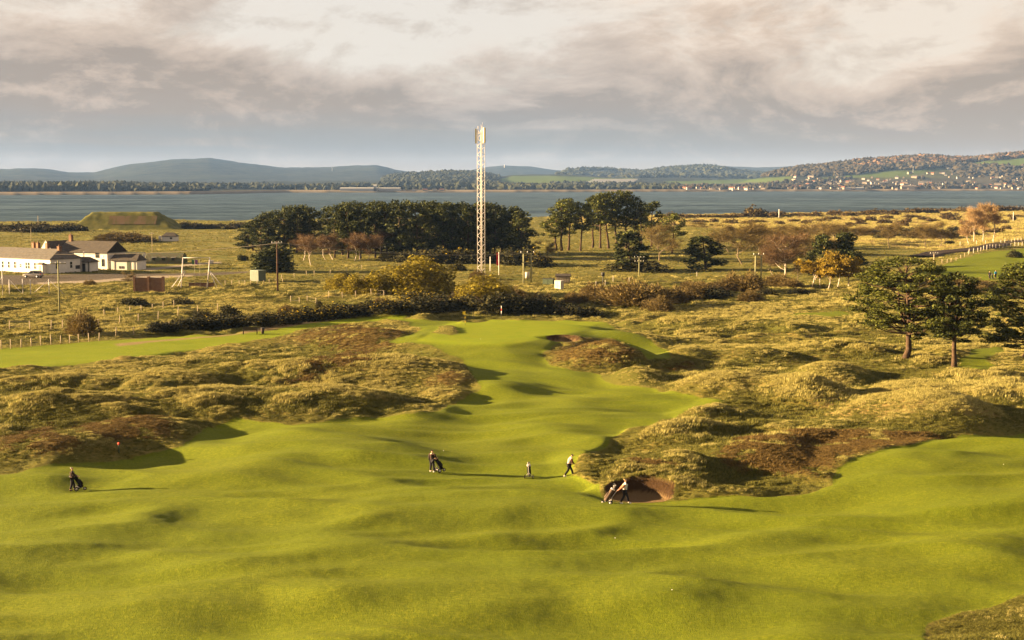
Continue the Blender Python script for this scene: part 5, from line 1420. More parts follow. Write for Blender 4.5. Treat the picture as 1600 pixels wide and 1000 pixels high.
for px, py, lb in [(693, 705, 'white golf ball behind the golfer and trolley in the middle'), (751, 530, 'white golf ball on the front of the green'), (961, 841, 'white golf ball on the fairway below the bunker'), (1050, 923, 'white golf ball on the fairway near the bottom'), (1568, 727, 'white golf ball on the rising fairway at the right')]:
    tag(link('golf_ball', bme, None, G(px, py) + Vector((0, 0, .02))), lb, 'ball')

# ---- fences
def fence(name, label, pts, mat, hgt, wires=3, r_=.065):
    """pts: photo columns and foot rows of the posts"""
    P_ = [G(a, b) for a, b in pts]
    o = thing(name, label, 'fence', P_[0], 0)
    rnd = random.Random(len(pts))
    pm = tube_mesh('post', mat, (np.array([[0, 0, -.2], [0, 0, hgt]]), r_), k=6)
    for q in P_:
        c = link('post', pm, o, q - P_[0]); c.rotation_euler = (rnd.uniform(-.05, .05), rnd.uniform(-.06, .06), 0); c.scale = (1, 1, rnd.uniform(.85, 1.08))
    a = Acc()
    for w_ in range(wires):
        z_ = hgt * (.35 + .55 * w_ / max(1, wires - 1))
        a.tube(np.array([q - P_[0] + Vector((0, -.05, z_)) for q in P_]), .009, 3)
    if wires: link('wire', a.mesh('wire', [wire_m]), o)
fence('post_fence', 'post and wire fence along the left green, nearest of the three on the left', [(2, 546), (17, 545), (33, 543), (49, 541.5), (64, 540), (80, 538.5), (95, 537), (109, 536), (123, 535), (139, 534), (155, 533), (181, 526), (209, 524), (237, 520), (264, 517), (289, 515)], timber, 1.25)
fence('post_fence', 'post and wire fence crossing the dunes behind the round leafless bush', [(15, 516), (47, 516), (80, 516), (98, 515), (126, 513), (155, 514), (187, 507), (216, 503), (247, 500), (278, 494), (309, 490), (340, 486)], timber, 1.45)
fence('post_fence', 'faint far post fence on the dune crest at the left', [(163, 494), (184, 490), (203, 488), (221, 486), (238, 484), (255, 482), (272, 480)], timber, 1.1, 2)
fence('post_fence', 'post fence behind the dark hedge, from the pole towards the mast', [(454, 473), (468, 474), (480, 472), (494, 477), (514, 466), (535, 467), (556, 465), (580, 464), (600, 464), (620, 461), (639, 459), (651, 458), (680, 457), (709, 456)], timber, 1.25, 2)
fence('post_fence', 'pale post fence across the meadow before the white-stemmed birches', [(440, 436), (460, 434), (479, 431), (491, 431), (516, 428), (530, 426), (541, 425), (565, 422)], timber, 1.15, 2)
fence('post_fence', 'row of short posts running right from the low dark wall', [(352, 447), (362, 447), (374, 446), (383, 446), (392, 446), (402, 445), (412, 445), (421, 444), (430, 444), (442, 442)], timber, .95, 2)
conc_pts = [(1514, 397), (1521, 396), (1528, 394), (1532.5, 393), (1537, 391.5), (1542, 390.5), (1546.5, 389.5), (1551, 389), (1556, 388.5), (1561.5, 388), (1567, 387.5), (1573, 387), (1579, 386), (1586, 385.5), (1591, 385), (1597, 384), (1604, 383)]
fence('concrete_fence', 'fence of pale concrete posts between the railway and the upper fairway', conc_pts, concrete, 1.5, 3, .10)
fence('concrete_fence', 'fence of pale concrete posts beyond the railway', [(1500, 385), (1513, 384), (1526, 383), (1540, 382), (1552, 381.5), (1564, 381), (1570, 380.5), (1575, 380), (1580, 379.5), (1585.5, 379), (1590.5, 378), (1595.5, 377.5), (1602, 377)], concrete, 1.6, 3, .09)
fence('post_fence', 'pale low post fence down the slope left of the upper fairway', [(1472, 412), (1480, 411), (1486, 409.5), (1494, 408), (1501, 404), (1507, 402), (1513, 399)], timber, 1.1, 2)
fence('post_fence', 'few white posts around the dark round-headed post', [(931, 449), (945.5, 447), (958, 441), (983, 441), (1089, 433)], concrete, 1.2, 0)
# ---- railway
bal = plain('railway_ballast', (0.085, 0.058, 0.040), .95, .1, .25, .8)
rail_m = plain('rusty_rail', (0.16, 0.10, 0.07), .5, .4, .2, 1)
tp_ = [G(px, py) for px, py in [(1440, 402), (1452, 400), (1465, 398), (1480, 396), (1500, 393), (1520, 390), (1540, 387.5), (1560, 385.5), (1580, 383.5), (1600, 381), (1630, 378), (1670, 374)]]
tp_ = np.array([list(q) for q in tp_]); tp_[:, 1] = np.interp(np.arange(len(tp_)), [0, 5, len(tp_) - 1], [tp_[0, 1], tp_[5, 1], tp_[-1, 1]]); tp_[:, 2] = np.array([max(float(grid_z(a, b)), .1) for a, b in tp_[:, :2]]) + .25
dr_ = np.gradient(tp_[:, :2], axis=0); nr_ = np.stack([-dr_[:, 1], dr_[:, 0]], -1); nr_ /= np.linalg.norm(nr_, axis=1, keepdims=True)
def ribbon(o0, z0):
    return np.concatenate([tp_[:, :2] + nr_ * o0, tp_[:, 2:] + z0], 1)
prof_ = [ribbon(o, z) for o, z in ((4.6, -.8), (3.2, .0), (-3.2, .0), (-4.6, -.8))]
V = np.stack(prof_, 1).reshape(-1, 3); i = np.arange(len(V)).reshape(-1, 4)
rw = link('railway', mesh_np('railway', V, np.stack([i[:-1, :-1], i[1:, :-1], i[1:, 1:], i[:-1, 1:]], -1).reshape(-1, 4)[:, ::-1], [bal])); tag(rw, kind='structure')
a = Acc()
for o_ in (2.4, .95, -.95, -2.4): a.tube(ribbon(o_, .14), .075, 4)
link('rail', a.mesh('rail', [rail_m]), rw)

# ---- car
def build_car():
    p = G(52, 434.5)
    c = thing('parked_car', 'silver estate car with dark windows parked before the long white building', 'car', p, R(172))
    silver = plain('silver_paint', (0.42, 0.38, 0.33), .28, .5, .06, 1, .6)
    st = [(-2.15, .45, .80, .62), (-2.05, .30, .98, .80), (-1.5, .24, 1.0, .84), (-.9, .22, 1.02, .86), (0, .22, 1.03, .87), (.9, .22, 1.02, .87), (1.5, .25, .98, .86), (2.0, .32, .90, .80), (2.18, .42, .74, .66)]
    def loft(st_, w0, name, mat, bot=None):
        V = []
        for x, z0, z1, w_ in st_:
            V += [(x, -w_, z0 + .12), (x, -w_ * .9, z0), (x, w_ * .9, z0), (x, w_, z0 + .12), (x, w_ * 1.0, z0 * .4 + z1 * .6), (x, w_ * .9, z1), (x, -w_ * .9, z1), (x, -w_ * 1.0, z0 * .4 + z1 * .6)]
        i = np.arange(len(V)).reshape(-1, 8); j = np.roll(i, -1, 1)
        q = np.stack([i[:-1], i[1:], j[1:], j[:-1]], -1).reshape(-1, 4)
        cap = np.array([[0, 1, 2, 3], [0, 3, 4, 7], [7, 4, 5, 6]]); e = i[-1][0] + cap[:, ::-1]
        return mesh_np(name, V, np.concatenate([q, cap, e]), [mat], smooth=False)
    link('body', loft(st, 0, 'body', silver), c)
    cab = [(-2.0, .98, 1.02, .78), (-1.75, .98, 1.50, .70), (-.6, 1.0, 1.60, .69), (.25, 1.0, 1.58, .69), (.62, 1.0, 1.42, .71), (1.15, 1.0, 1.04, .78)]
    link('cabin', loft([(a, b, c_ * .96, d) for a, b, c_, d in cab], 0, 'cabin', pane_m), c)
    link('roof', loft([(-1.85, 1.46, 1.52, .70), (-.6, 1.55, 1.63, .67), (.3, 1.53, 1.60, .67), (.45, 1.46, 1.53, .68)], 0, 'roof', silver), c)
    for x in (-1.35, 1.35):
        for s_ in (-1, 1):
            wv_ = link('wheel', tube_mesh('wheel', plain('tyre_rubber', (.015, .015, .015), .9, .1, .1), (np.array([[x, s_ * .70, .33], [x, s_ * .90, .33]]), .34), k=16), c)
            link('rim', tube_mesh('rim', galv, (np.array([[x, s_ * .89, .33], [x, s_ * .915, .33]]), .20), k=12), wv_)
    for s_ in (-1, 1):
        link('headlight', box_mesh('headlight', frame_w, (2.02, 2.17, s_ * .58 - .14, s_ * .58 + .14, .66, .80)), c)
        link('tail_light', box_mesh('tail_light', red_p, (-2.14, -2.0, s_ * .68 - .1, s_ * .68 + .1, .80, 1.02)), c)
        link('pillar', box_mesh('pillar', silver, (-.45, -.33, s_ * .73 - .02, s_ * .73 + .02, 1.0, 1.52)), c)
        link('mirror', box_mesh('mirror', silver, (.75, .9, s_ * .92 - .1, s_ * .92 + .1, 1.0, 1.14)), c)
    link('bumper', box_mesh('bumper', dark_p, (-2.2, -2.02, -.7, .7, .34, .52)), c)
build_car()
# ------------------------------------------------------------------ golfers and trolleys
def skin_mesh(name, verts, edges, radii, mat, sub=2, rootv=0):
    me = bpy.data.meshes.new(name); me.from_pydata(verts, edges, [])
    o = bpy.data.objects.new(name, me); C.objects.link(o)
    sk = o.modifiers.new('skin', 'SKIN'); sk.use_smooth_shade = True; sk.branch_smoothing = .6
    for i, r_ in enumerate(radii):
        d = me.skin_vertices[0].data[i]; d.radius = r_ if isinstance(r_, tuple) else (r_, r_); d.use_root = (i == rootv)
    ss = o.modifiers.new('sub', 'SUBSURF'); ss.levels = sub; ss.render_levels = sub
    dg = bpy.context.evaluated_depsgraph_get(); dg.update()
    m2 = bpy.data.meshes.new_from_object(o.evaluated_get(dg)); m2.name = name
    bpy.data.objects.remove(o); bpy.data.meshes.remove(me)
    m2.materials.clear(); m2.materials.append(mat)
    return m2

skin_m = plain('skin', (0.50, 0.28, 0.19), .6, .3, .06)
def cloth(name, c): return plain(name, c, .85, .1, .15, 6)
class Chain:
    def __init__(s): s.v, s.e, s.r = [], [], []
    def add(s, p, r_, par=None):
        s.v.append(tuple(p)); s.r.append(r_)
        if par is not None: s.e.append((par, len(s.v) - 1))
        return len(s.v) - 1
def lerp(a, b, t_): return tuple(a[i] * (1 - t_) + b[i] * t_ for i in range(3))

def person(label, px, py, rz, J, col, group=None, pos=None, height=1.0, hair='hair'):
    """J: joint positions (x forward, y left, z up) in metres"""
    p = pos or G(px, py)
    root = thing('person', label, 'person', p, rz, group)
    root.scale = (height,) * 3
    c = Chain()
    pel = c.add(J['pel'], (.125, .155)); ch0 = c.add(lerp(J['pel'], J['neck'], .45), (.105, .145), pel); ch1 = c.add(lerp(J['pel'], J['neck'], .82), (.105, .165), ch0)
    nk = c.add(J['neck'], .058, ch1); hb = c.add(lerp(J['neck'], J['head'], .45), .062, nk); hd = c.add(J['head'], (.098, .085), hb)
    top = c.add(tuple(J['head'][i] + (J['head'][i] - J['neck'][i]) * .40 for i in range(3)), (.07, .065), hd)
    fx, fy = J.get('face', (1, 0))
    c.add((J['head'][0] + fx * .10, J['head'][1] + fy * .10, J['head'][2] - .01), .018, hd)     # nose
    for s_ in (-1, 1): c.add((J['head'][0] - fy * s_ * .085, J['head'][1] + fx * s_ * .085, J['head'][2]), .018, hd)   # ears
    for s_, n in ((1, 'l'), (-1, 'r')):
        sh = c.add(J['sh' + n], .062, ch1); el_ = c.add(J['el' + n], .043, sh); wr = c.add(J['wr' + n], .030, el_)
        d = Vector(J['wr' + n]) - Vector(J['el' + n]); d.normalize()
        side = Vector((0, 0, 1)).cross(d) if abs(d.z) < .8 else Vector((1, 0, 0)); side.normalize()
        pm_ = Vector(J['wr' + n]) + d * .075; pi_ = c.add(pm_, (.036, .022), wr)
        down = Vector((0, 0, -1)) if abs(d.z) < .8 else Vector((s_ * -.3, 0, 0)) + d * .2
        for k, L in enumerate((.066, .076, .072, .056)):
            b0 = pm_ + side * (.026 - .0175 * k) + d * .03
            f1 = c.add(b0, .0095, pi_); f2 = c.add(b0 + d * L * .5 + down * L * .12, .009, f1); c.add(b0 + d * L * .75 + down * L * .55, .008, f2)
        t1 = c.add(Vector(J['wr' + n]) + d * .035 + side * .036, .012, pi_); c.add(Vector(J['wr' + n]) + d * .075 + side * .058 + down * .015, .010, t1)
        hp = c.add(J['hp' + n], .088, pel); kn = c.add(J['kn' + n], .058, hp); an = c.add(J['an' + n], .040, kn)
        td = Vector(J.get('toe' + n, (1, 0, 0))); c.add(Vector(J['an' + n]) + td * .14 + Vector((0, 0, -.055)), (.038, .03), an)
    link('body', skin_mesh('body', c.v, c.e, c.r, skin_m), root)
    c = Chain()
    ch0 = c.add(lerp(J['pel'], J['neck'], .45), (.150, .19)); pel = c.add(lerp(J['pel'], J['neck'], -.02), (.16, .19), ch0); ch1 = c.add(lerp(J['pel'], J['neck'], .82), (.150, .20), ch0)
    c.add(lerp(J['pel'], J['neck'], 1.0), .092, ch1)
    for n in 'lr':
        sh = c.add(J['sh' + n], .095, ch1)
        if col.get('sleeve') is None: el_ = c.add(J['el' + n], .074, sh); c.add(lerp(J['el' + n], J['wr' + n], .93), .056, el_)
        else: c.add(lerp(J['sh' + n], J['el' + n], .3), .072, sh)
    link(col.get('top_name', 'jacket'), skin_mesh('jacket', c.v, c.e, c.r, col['top']), root)
    if col.get('sleeve') is not None:
        for n in 'lr':
            c = Chain(); a_ = c.add(lerp(J['sh' + n], J['el' + n], .08), .092); b_ = c.add(J['el' + n], .074, a_); c.add(lerp(J['el' + n], J['wr' + n], .93), .056, b_)
            link('sleeve', skin_mesh('sleeve', c.v, c.e, c.r, col['sleeve']), root)
    c = Chain(); pel = c.add(J['pel'], (.145, .175))
    for n in 'lr':
        hp = c.add(J['hp' + n], .118, pel); kn = c.add(J['kn' + n], .088, hp); c.add(lerp(J['kn' + n], J['an' + n], .95), .072, kn)
    link('trousers', skin_mesh('trousers', c.v, c.e, c.r, col['legs']), root)
    for n in 'lr':
        td = Vector(J.get('toe' + n, (1, 0, 0))); a_ = Vector(J['an' + n])
        c = Chain(); q0 = c.add(a_ + Vector((0, 0, -.035)) - td * .05, .05); c.add(a_ + td * .08 + Vector((0, 0, -.05)), (.045, .05), q0); c.add(a_ + td * .17 + Vector((0, 0, -.06)), (.032, .045), 1)
        link('shoe', skin_mesh('shoe', c.v, c.e, c.r, col['shoe']), root)
    h = Vector(J['head']); upv = (h - Vector(J['neck'])).normalized(); fw = Vector((fx, fy, 0))
    c = Chain(); q0 = c.add(h + upv * .062 - fw * .022, .125); c.add(h - fw * .06 - upv * .03, .105, q0)
    if hair == 'cap': c.add(h + fw * .13 + upv * .055, (.05, .014), q0)
    link(hair, skin_mesh(hair, c.v, c.e, c.r, col['hair']), root)
    a = Acc()
    for s_ in (-1, 1):
        q = h + fw * .083 + Vector((-fy, fx, 0)) * s_ * .033 + upv * .012
        a.tube(np.array([q, q + fw * .012]), .011, 6, 0, True)
    link('eye', a.mesh('eye', [dark_p]), root)
    return root

def J_std(step=.0, arm_l=((.0, .24, 1.12), (.05, .26, .86)), arm_r=((.0, -.24, 1.12), (.05, -.26, .86)), lean=0.0, head=(0, 0), face=(1, 0), wide=.0, headz=0.0):
    j = dict(pel=(0, 0, .93), neck=(lean, 0, 1.44), head=(lean + head[0], head[1], 1.60 + headz), shl=(lean * .9, .185, 1.385), shr=(lean * .9, -.185, 1.385), face=face)
    j['ell'], j['wrl'] = arm_l; j['elr'], j['wrr'] = arm_r
    j['hpl'], j['hpr'] = (0, .095, .87), (0, -.095, .87)
    j['knl'], j['knr'] = (step * .55 + .03, .10 + wide * .5, .48), (-step * .35 + .03, -.10 - wide * .5, .48)
    j['anl'], j['anr'] = (step, .10 + wide, .09), (-step * 1.05, -.10 - wide, .10 if step < .2 else .12)
    return j
navy = cloth('dark_navy_cloth', (.022, .020, .024)); brown_j = cloth('dark_brown_jacket', (.045, .030, .026)); black_c = cloth('black_cloth', (.014, .013, .015)); grey_c = cloth('pale_grey_cloth', (.42, .37, .33))
orange_c = cloth('orange_cloth', (.46, .16, .09)); white_c = cloth('white_cloth', (.72, .68, .64)); blue_c = cloth('bright_blue_cloth', (.05, .28, .52)); white_sh = plain('white_leather', (.72, .68, .62), .5, .3, .05)
grey_h = cloth('grey_hair', (.50, .44, .37)); dark_h = cloth('dark_hair', (.02, .015, .012)); blond = cloth('fair_hair', (.50, .33, .16)); maroon = cloth('dark_maroon_cloth', (.07, .02, .022))

def trolley(label, blabel, pos, rz, flip=1, bagcol=black_c, trim=grey_c, scale=1.0, tilt=.35):
    o = thing('golf_trolley', label, 'golf trolley', pos, rz); o.scale = (scale,) * 3
    tyre = black_c
    wmesh = tube_mesh('wheel', tyre, (np.array([[0, -.03, 0], [0, .03, 0]]), .15), k=16); rmesh = tube_mesh('rim', galv, (np.array([[0, -.036, 0], [0, .036, 0]]), .085), k=12)
    for (x, y) in ((.0, .30), (.0, -.30)):
        w_ = link('wheel', wmesh, o, (x, y, .15)); link('rim', rmesh, w_)
    w_ = link('wheel', wmesh, o, (.52, 0, .12)); w_.scale = (.8, .8, .8); link('rim', rmesh, w_)
    link('axle', tube_mesh('axle', galv, (np.array([[0, -.29, .15], [0, .29, .15]]), .016)), o)
    link('frame', tube_mesh('frame', galv, (np.array([[.52, 0, .14], [.05, 0, .22], [-.28, 0, .72], [-.50, 0, 1.02]]), .018)), o)
    link('handle', tube_mesh('handle', dark_p, (np.array([[-.50, -.11, 1.0], [-.56, -.05, 1.05], [-.56, .05, 1.05], [-.50, .11, 1.0]]), .018)), o)
    for y in (-.29, .29): link('stay', tube_mesh('stay', galv, (np.array([[0, y, .15], [-.12, 0, .46]]), .012)), o)
    link('bag_cradle', tube_mesh('bag_cradle', dark_p, (np.array([[.30, -.12, .22], [.36, 0, .22], [.30, .12, .22]]), .014)), o)
    b = thing('golf_bag', blabel, 'golf bag', pos, rz); b.scale = (scale,) * 3
    ax0, ax1 = np.array([.34, 0, .22]), np.array([-.16, 0, 1.02])
    k = np.linspace(0, 1, 7)[:, None]
    link('bag', tube_mesh('bag', bagcol, (ax0 * (1 - k) + ax1 * k, np.array([.125, .14, .145, .135, .13, .14, .15])), k=14), b)
    d = (ax1 - ax0) / np.linalg.norm(ax1 - ax0); nrm = np.array([d[2], 0, -d[0]])
    c0 = ax0 + d * .18 + nrm * .13
    link('pocket', tube_mesh('pocket', bagcol, (np.array([c0, c0 + d * .40]), np.array([.085, .075])), k=10), b)
    link('rim', tube_mesh('rim', trim, (np.array([ax1 - d * .03, ax1 + d * .02]), .155), k=14), b)
    rnd = random.Random(len(label))
    for i in range(7):
        q = ax1 + np.array([0, rnd.uniform(-.09, .09), 0]) + nrm * rnd.uniform(-.08, .08)
        e_ = q + d * rnd.uniform(.14, .30)
        cb = link('club', tube_mesh('club', galv, (np.array([q - d * .2, e_]), .010), k=5), b)
        link('club_head', tube_mesh('club_head', white_c if i % 3 == 0 else dark_p, (np.array([e_, e_ + d * .03 + nrm * .02, e_ + nrm * .09]), np.array([.022, .034, .022])), k=7), cb)
    return o

# golfer on the left, pushing a trolley away to the right
p = G(113, 767)
person('grey haired golfer in dark jacket and trousers holding a trolley on the left', 0, 0, R(18), J_std(.14, ((.12, .22, 1.12), (.38, .14, 1.02)), ((.12, -.22, 1.12), (.38, -.10, 1.02)), .02), dict(top=brown_j, legs=navy, shoe=black_c, hair=grey_h), pos=p)
trolley('three-wheeled trolley held by the grey haired golfer on the left', 'dark bag with pale straps on the leftmost trolley', G(122, 766.5) + Vector((-.05, 0, 0)), R(8))
p = G(675, 738.5)
person('golfer in a dark brown jacket and white shoes standing in mid fairway', 0, 0, R(58), J_std(.06, ((.0, .25, 1.12), (.06, .24, .88)), ((.10, -.25, 1.14), (.30, -.20, 1.0)), .02, wide=.09), dict(top=brown_j, legs=navy, shoe=white_sh, hair=dark_h), pos=p)
trolley('trolley beside the golfer in white shoes', 'dark golf bag with a tan flap on the trolley beside the golfer in white shoes', G(684, 737.5), R(30), trim=cloth('tan_flap', (.38, .24, .13)))
trolley('trolley standing unattended on the fairway', 'dark golf bag on the unattended trolley', G(826.5, 748.5), R(84))
p = G(889, 745.5)
jj = J_std(.36, ((.10, .25, 1.14), (.26, .22, .92)), ((.16, -.24, 1.14), (.36, -.20, .94)), .14, (.13, 0), headz=-.04)
person('golfer in a pale grey top with dark sleeves striding with head bowed', 0, 0, R(14), jj, dict(top=grey_c, sleeve=maroon, legs=black_c, shoe=white_sh, hair=dark_h, top_name='vest'), pos=p)
p = G(976, 787.5)
jj = J_std(.27, ((-.16, .24, 1.14), (-.34, .22, .96)), ((-.18, -.24, 1.14), (-.42, -.22, .98)), .05)
person('fair haired golfer with orange sleeves and white vest pulling a trolley past the bunker', 0, 0, R(-4), jj, dict(top=white_c, sleeve=orange_c, legs=navy, shoe=white_sh, hair=blond, top_name='vest'), pos=p)
trolley('trolley pulled past the bunker by the fair haired golfer', 'tan and dark golf bag on the trolley at the bunker', p + Vector((-.95, -.02, -.02)), R(176), trim=white_c, bagcol=cloth('tan_dark_bag', (.11, .075, .055)))
# the pair on the far upper fairway
p = G(1546, 437)
person('distant golfer in dark clothes on the upper fairway', 0, 0, R(40), J_std(.08), dict(top=black_c, legs=black_c, shoe=black_c, hair=dark_h), pos=p)
p2 = G(1555.5, 435.5)
person('distant golfer in a bright blue jacket on the upper fairway', 0, 0, R(120), J_std(.05), dict(top=blue_c, legs=navy, shoe=black_c, hair=dark_h), pos=p2)
trolley('distant trolley between the two golfers on the upper fairway', 'dark bag on the distant trolley of the upper fairway', G(1550, 437), R(60))
# ------------------------------------------------------------------ the far shore: woods, town, sheds
def blob_template(seed, n=0):
    bm2 = bmesh.new(); bmesh.ops.create_icosphere(bm2, subdivisions=1, radius=1)
    r = np.random.RandomState(seed)
    v = np.array([q.co[:] for q in bm2.verts]); f = np.array([[q.index for q in fc_.verts] for fc_ in bm2.faces]); bm2.free()
    v *= (1 + .22 * r.randn(len(v), 1)); v[:, 2] = (v[:, 2] + .75) * .62
    return v, f
def far_woods(name, mat, x, y, rad, hgt, seed):
    T = [blob_template(seed + k) for k in range(5)]
    r = np.random.RandomState(seed); V, F, n = [], [], 0
    z = far_z(x, y)
    for k, (v, f) in enumerate(T):
        s_ = np.arange(len(x)) % 5 == k
        m_ = s_.sum()
        if not m_: continue
        a = r.rand(m_) * 6.28
        vx = v[None, :, 0] * np.cos(a)[:, None] - v[None, :, 1] * np.sin(a)[:, None]; vy = v[None, :, 0] * np.sin(a)[:, None] + v[None, :, 1] * np.cos(a)[:, None]
        P = np.stack([vx * rad[s_][:, None] + x[s_][:, None], vy * rad[s_][:, None] + y[s_][:, None], v[None, :, 2] * hgt[s_][:, None] + z[s_][:, None] - 1], -1)
        V.append(P.reshape(-1, 3)); F.append((f[None] + (np.arange(m_) * len(v))[:, None, None]).reshape(-1, 3) + n); n += m_ * len(v)
    tag(link(name, mesh_np(name, np.concatenate(V), np.concatenate(F), [mat])), kind='stuff')
def island_mat(name, cols):
    return leafy(name, cols, .95, .8, 0, .004)
fw_dark = island_mat('far_conifers', [(0.008, 0.011, 0.007), (0.020, 0.024, 0.012), (0.040, 0.042, 0.018)])
fw_brown = island_mat('far_broadleaf', [(0.012, 0.011, 0.008), (0.027, 0.023, 0.013), (0.055, 0.043, 0.023)])
fw_sunlit = island_mat('far_sunlit_trees', [(0.035, 0.024, 0.014), (0.085, 0.052, 0.028), (0.15, 0.09, 0.048)])  # ridge-top trees with warm sunlight put into their colour
r7 = np.random.RandomState(77)
def land_pts(n, pxa, pxb, da, db, band=None):
    """da, db: metres behind the shoreline"""
    px = r7.uniform(pxa, pxb, n); s_ = (px - 800) / F_PX
    sh = np.interp(px, [-400, 0, 300, 450, 800, 1100, 1600, 2100], [2650, 2720, 2900, 3400, 3500, 3750, 4050, 4200])
    y = sh + r7.uniform(da, db, n)
    return s_ * y, y
def field_at(x, y):
    r = np.clip(np.searchsorted(fr, y) - 1, 0, len(fr) - 2); c_ = np.clip(np.searchsorted(fcx, x / y) - 1, 0, len(fcx) - 2)
    return field[r, c_] > 0
# conifer forest on the left shore
x, y = land_pts(2600, -160, 285, 70, 900); n_ = len(x)
e_ = 800 + F_PX * x / y; tap = np.clip((290 - e_) / 90, .35, 1)
far_woods('conifer_forest', fw_dark, x, y, r7.uniform(5, 9, n_), r7.uniform(11, 17, n_) * tap, 5)
x, y = land_pts(3400, 200, 1060, 60, 1500); k = (fbm(x, y, 420, 2, 31) > -.12) & ~field_at(x, y); x, y = x[k], y[k]; n_ = len(x)
far_woods('shore_woodland', fw_dark, x, y, r7.uniform(6, 11, n_), r7.uniform(7, 14, n_), 6)
x, y = land_pts(2200, 600, 780, 900, 2800); k = ~field_at(x, y); x, y = x[k], y[k]; n_ = len(x)
far_woods('hill_woodland', fw_dark, x, y, r7.uniform(9, 16, n_), r7.uniform(11, 18, n_), 7)
x, y = land_pts(3600, 870, 1240, 2700, 4500); k = ~field_at(x, y) & (fbm(x, y, 700, 2, 41) > -.2); x, y = x[k], y[k]; n_ = len(x)
far_woods('ridge_woodland', fw_dark, x, y, r7.uniform(12, 20, n_), r7.uniform(12, 20, n_), 8)
x, y = land_pts(5200, 1180, 1700, 500, 1900); k = ~field_at(x, y) & (far_z(x, y) > 42); x, y = x[k], y[k]; n_ = len(x)
far_woods('hillside_woodland', fw_brown, x, y, r7.uniform(8, 15, n_), r7.uniform(9, 17, n_), 9)
x, y = land_pts(1500, 1330, 1700, 1150, 1750); k = ~field_at(x, y) & (far_z(x, y) > 70); x, y = x[k], y[k]; n_ = len(x)
far_woods('sunlit_woodland', fw_sunlit, x, y, r7.uniform(8, 14, n_), r7.uniform(10, 17, n_), 10)
x, y = land_pts(1700, 1050, 1700, 40, 900); k = ~field_at(x, y) & (fbm(x, y, 260, 2, 61) > -.05); x, y = x[k], y[k]; n_ = len(x)
far_woods('town_trees', fw_brown, x, y, r7.uniform(5, 10, n_), r7.uniform(7, 13, n_), 11)

# houses of the town
hw_ = [plain('far_white_wall', (.36, .34, .31), .9, .1, .05), plain('far_cream_wall', (.27, .22, .165), .9, .1, .05), plain('far_stone_wall', (.19, .155, .125), .9, .1, .05)]
hr_ = [plain('far_slate_roof', (.075, .068, .062), .9, .1, .1), plain('far_red_roof', (.22, .095, .06), .9, .1, .1)]
def far_house(Lh, W_, ev, rg_, wm_, rm_):
    a = Acc(); box(a, -Lh / 2, Lh / 2, -W_ / 2, W_ / 2, -3, ev, 0)
    gable_fill(a, -Lh / 2, -W_ / 2, W_ / 2, ev, rg_); gable_fill(a, Lh / 2 - .12, -W_ / 2, W_ / 2, ev, rg_)
    b = a.n
    v = [(-Lh / 2 - .3, -W_ / 2 - .4, ev - .1), (Lh / 2 + .3, -W_ / 2 - .4, ev - .1), (Lh / 2 + .3, 0, rg_ + .2), (-Lh / 2 - .3, 0, rg_ + .2), (Lh / 2 + .3, W_ / 2 + .4, ev - .1), (-Lh / 2 - .3, W_ / 2 + .4, ev - .1)]
    a.quads(v, [(0, 1, 2, 3), (3, 2, 4, 5)], 1)
    for q in (-.3, .3): box(a, Lh * q - .5, Lh * q + .5, -.5, .5, rg_ - .5, rg_ + 1.6, 1)
    for q in np.linspace(-.36, .36, 4):
        for z_ in (1.0, 3.7): box(a, Lh * q - .5, Lh * q + .5, -W_ / 2 - .05, -W_ / 2 - .01, z_, z_ + 1.4, 2)
    return a.mesh('town_house', [wm_, rm_, dark_p])
hv_ = [far_house(L__, W__, e__, e__ + 3.6, hw_[a], hr_[b]) for L__, W__, e__, a, b in [(15, 8, 5.4, 0, 0), (12, 8, 5.8, 0, 0), (22, 9, 5.8, 1, 0), (13, 8, 5.2, 2, 0), (13, 8, 5.6, 1, 1), (28, 10, 6.5, 2, 0), (16, 9, 6.2, 0, 1)]]
kinds = ['white house with a slate roof', 'small white house with a slate roof', 'cream terrace with a slate roof', 'stone house with a slate roof', 'cream house with a red roof', 'long stone terrace with a slate roof', 'white house with a red roof']
r8 = random.Random(12)
bands = [((1060, 1250), (293, 297), 45, 'by the shore left in the town'), ((1250, 1440), (289, 297), 66, 'by the water in mid town'), ((1440, 1605), (287, 296), 44, 'by the water right in the town'), ((1240, 1420), (277, 289), 46, 'on the slope above mid town'), ((1420, 1605), (270, 288), 44, 'on the slope above the right shore'), ((1478, 1605), (261, 268), 40, 'on the terrace below the green field')]
for (xa, xb), (ya, yb), n_, wh in bands:
    for i in range(n_):
        px, py = r8.uniform(xa, xb), r8.uniform(ya, yb)
        p = GFar(px, py)
        if p is None: continue
        v = r8.choice([0, 1, 1, 2, 3, 3, 4, 5, 6])
        o = link('town_house', hv_[v], None, p, r8.choice([0, .3, -.4, 1.4, -.7]) + r8.uniform(-.2, .2))
        s_ = r8.uniform(.55, .85); o.scale = (s_, s_, s_)
        tag(o, f'{kinds[v]} {wh}', 'house', 'houses of the town across the water')
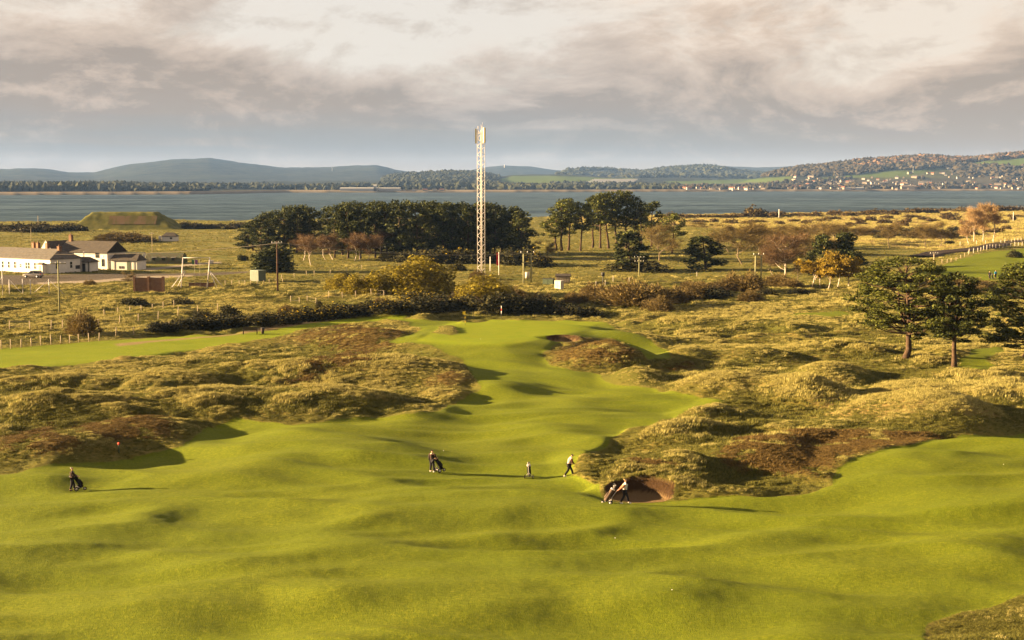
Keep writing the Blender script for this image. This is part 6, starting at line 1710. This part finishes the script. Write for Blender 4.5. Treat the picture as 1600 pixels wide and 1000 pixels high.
# waterside sheds, works and glasshouses
def far_box(name, label, cat, px, py, w_px, h_px, dep, mat, roof=None, rz=0, d=None):
    p = GFar(px, py); s_ = p.y / F_PX
    o = thing(name, label, cat, p, rz)
    W_ = w_px * s_; H_ = h_px * s_
    link('wall', box_mesh('wall', mat, (-W_ / 2, W_ / 2, 0, dep, -2, H_ * .75)), o)
    link('roof', hip_roof('roof', roof or mat, -W_ / 2 - .5, W_ / 2 + .5, -.6, dep + .6, H_ * .75 + .1, H_, 0, 0), o)
    return o
wsh = plain('white_sheeting', (.36, .35, .335), .6, .3, .05)
far_box('factory_shed', 'long pale factory shed on the far shore left of the mast', 'factory', 560, 299.0, 58, 5.5, 40, wsh)
far_box('factory_shed', 'short pale shed adjoining the factory tower on its right', 'factory', 608, 298.4, 34, 4.6, 30, wsh)
far_box('factory_tower', 'square pale tower of the factory on the far shore', 'tower', 586, 299, 4.5, 10.5, 8, wsh)
far_box('warehouse', 'wide grey warehouse on the waterfront of the town', 'warehouse', 1421, 296, 24, 6, 30, hw_[2])
far_box('warehouse', 'low white warehouse row left of the wide grey one', 'warehouse', 1330, 296.5, 40, 3.5, 20, wsh)
for i, px in enumerate((648, 664, 679, 690)):
    far_box('shore_house', ('leftmost', 'second', 'third', 'rightmost')[i] + ' pale house of the hamlet right of the factory', 'house', px, 298.6, 7, 3.2, 10, hw_[i % 2], hr_[i % 2])
for i in range(9):
    y0 = 288.2 - i * .85; xa, xb = 903 + i * 3.2, 985 + i * 1.4
    tag(far_box('polytunnel', 'long white polytunnel among the rows on the far hillside', 'polytunnel', (xa + xb) / 2, y0, xb - xa, 1.7, 7, wsh), group='polytunnels across the water')
def turbine(px, py, top, label):
    p = GFar(px, py); h = z_for(top, p.y) - p.z
    o = thing('wind_turbine', label, 'wind turbine', p, 0)
    link('tower', tube_mesh('tower', wsh, (np.array([[0, 0, -2], [0, 0, h * .68]]), np.array([h * .03, h * .018]))), o)
    link('nacelle', box_mesh('nacelle', wsh, (-h * .02, h * .02, -h * .05, h * .04, h * .67, h * .71)), o)
    for k in range(3):
        a = .4 + k * 2.094
        link('blade', tube_mesh('blade', wsh, (np.array([[0, -h * .055, h * .69], [math.cos(a) * h * .15, -h * .055, h * .69 + math.sin(a) * h * .15], [math.cos(a) * h * .31, -h * .055, h * .69 + math.sin(a) * h * .31]]), np.array([h * .014, h * .016, h * .004])), k=6), o)
turbine(1426.5, 270, 256, 'white wind turbine on the wooded hill above the town')
turbine(519, 268, 260, 'tiny pale wind turbine on the far blue hills left of the mast')
p = GFar(788, 262) or Vector((0, 0, 0))
if p.y > 1:
    o = thing('hill_mast', 'thin mast on the crest of the far blue hill right of the lattice mast', 'mast', p, 0)
    hh_ = 5 * p.y / F_PX
    link('shaft', tube_mesh('shaft', galv, (np.array([[0, 0, -20], [0, 0, hh_]]), np.array([3.0, 1.6]))), o)
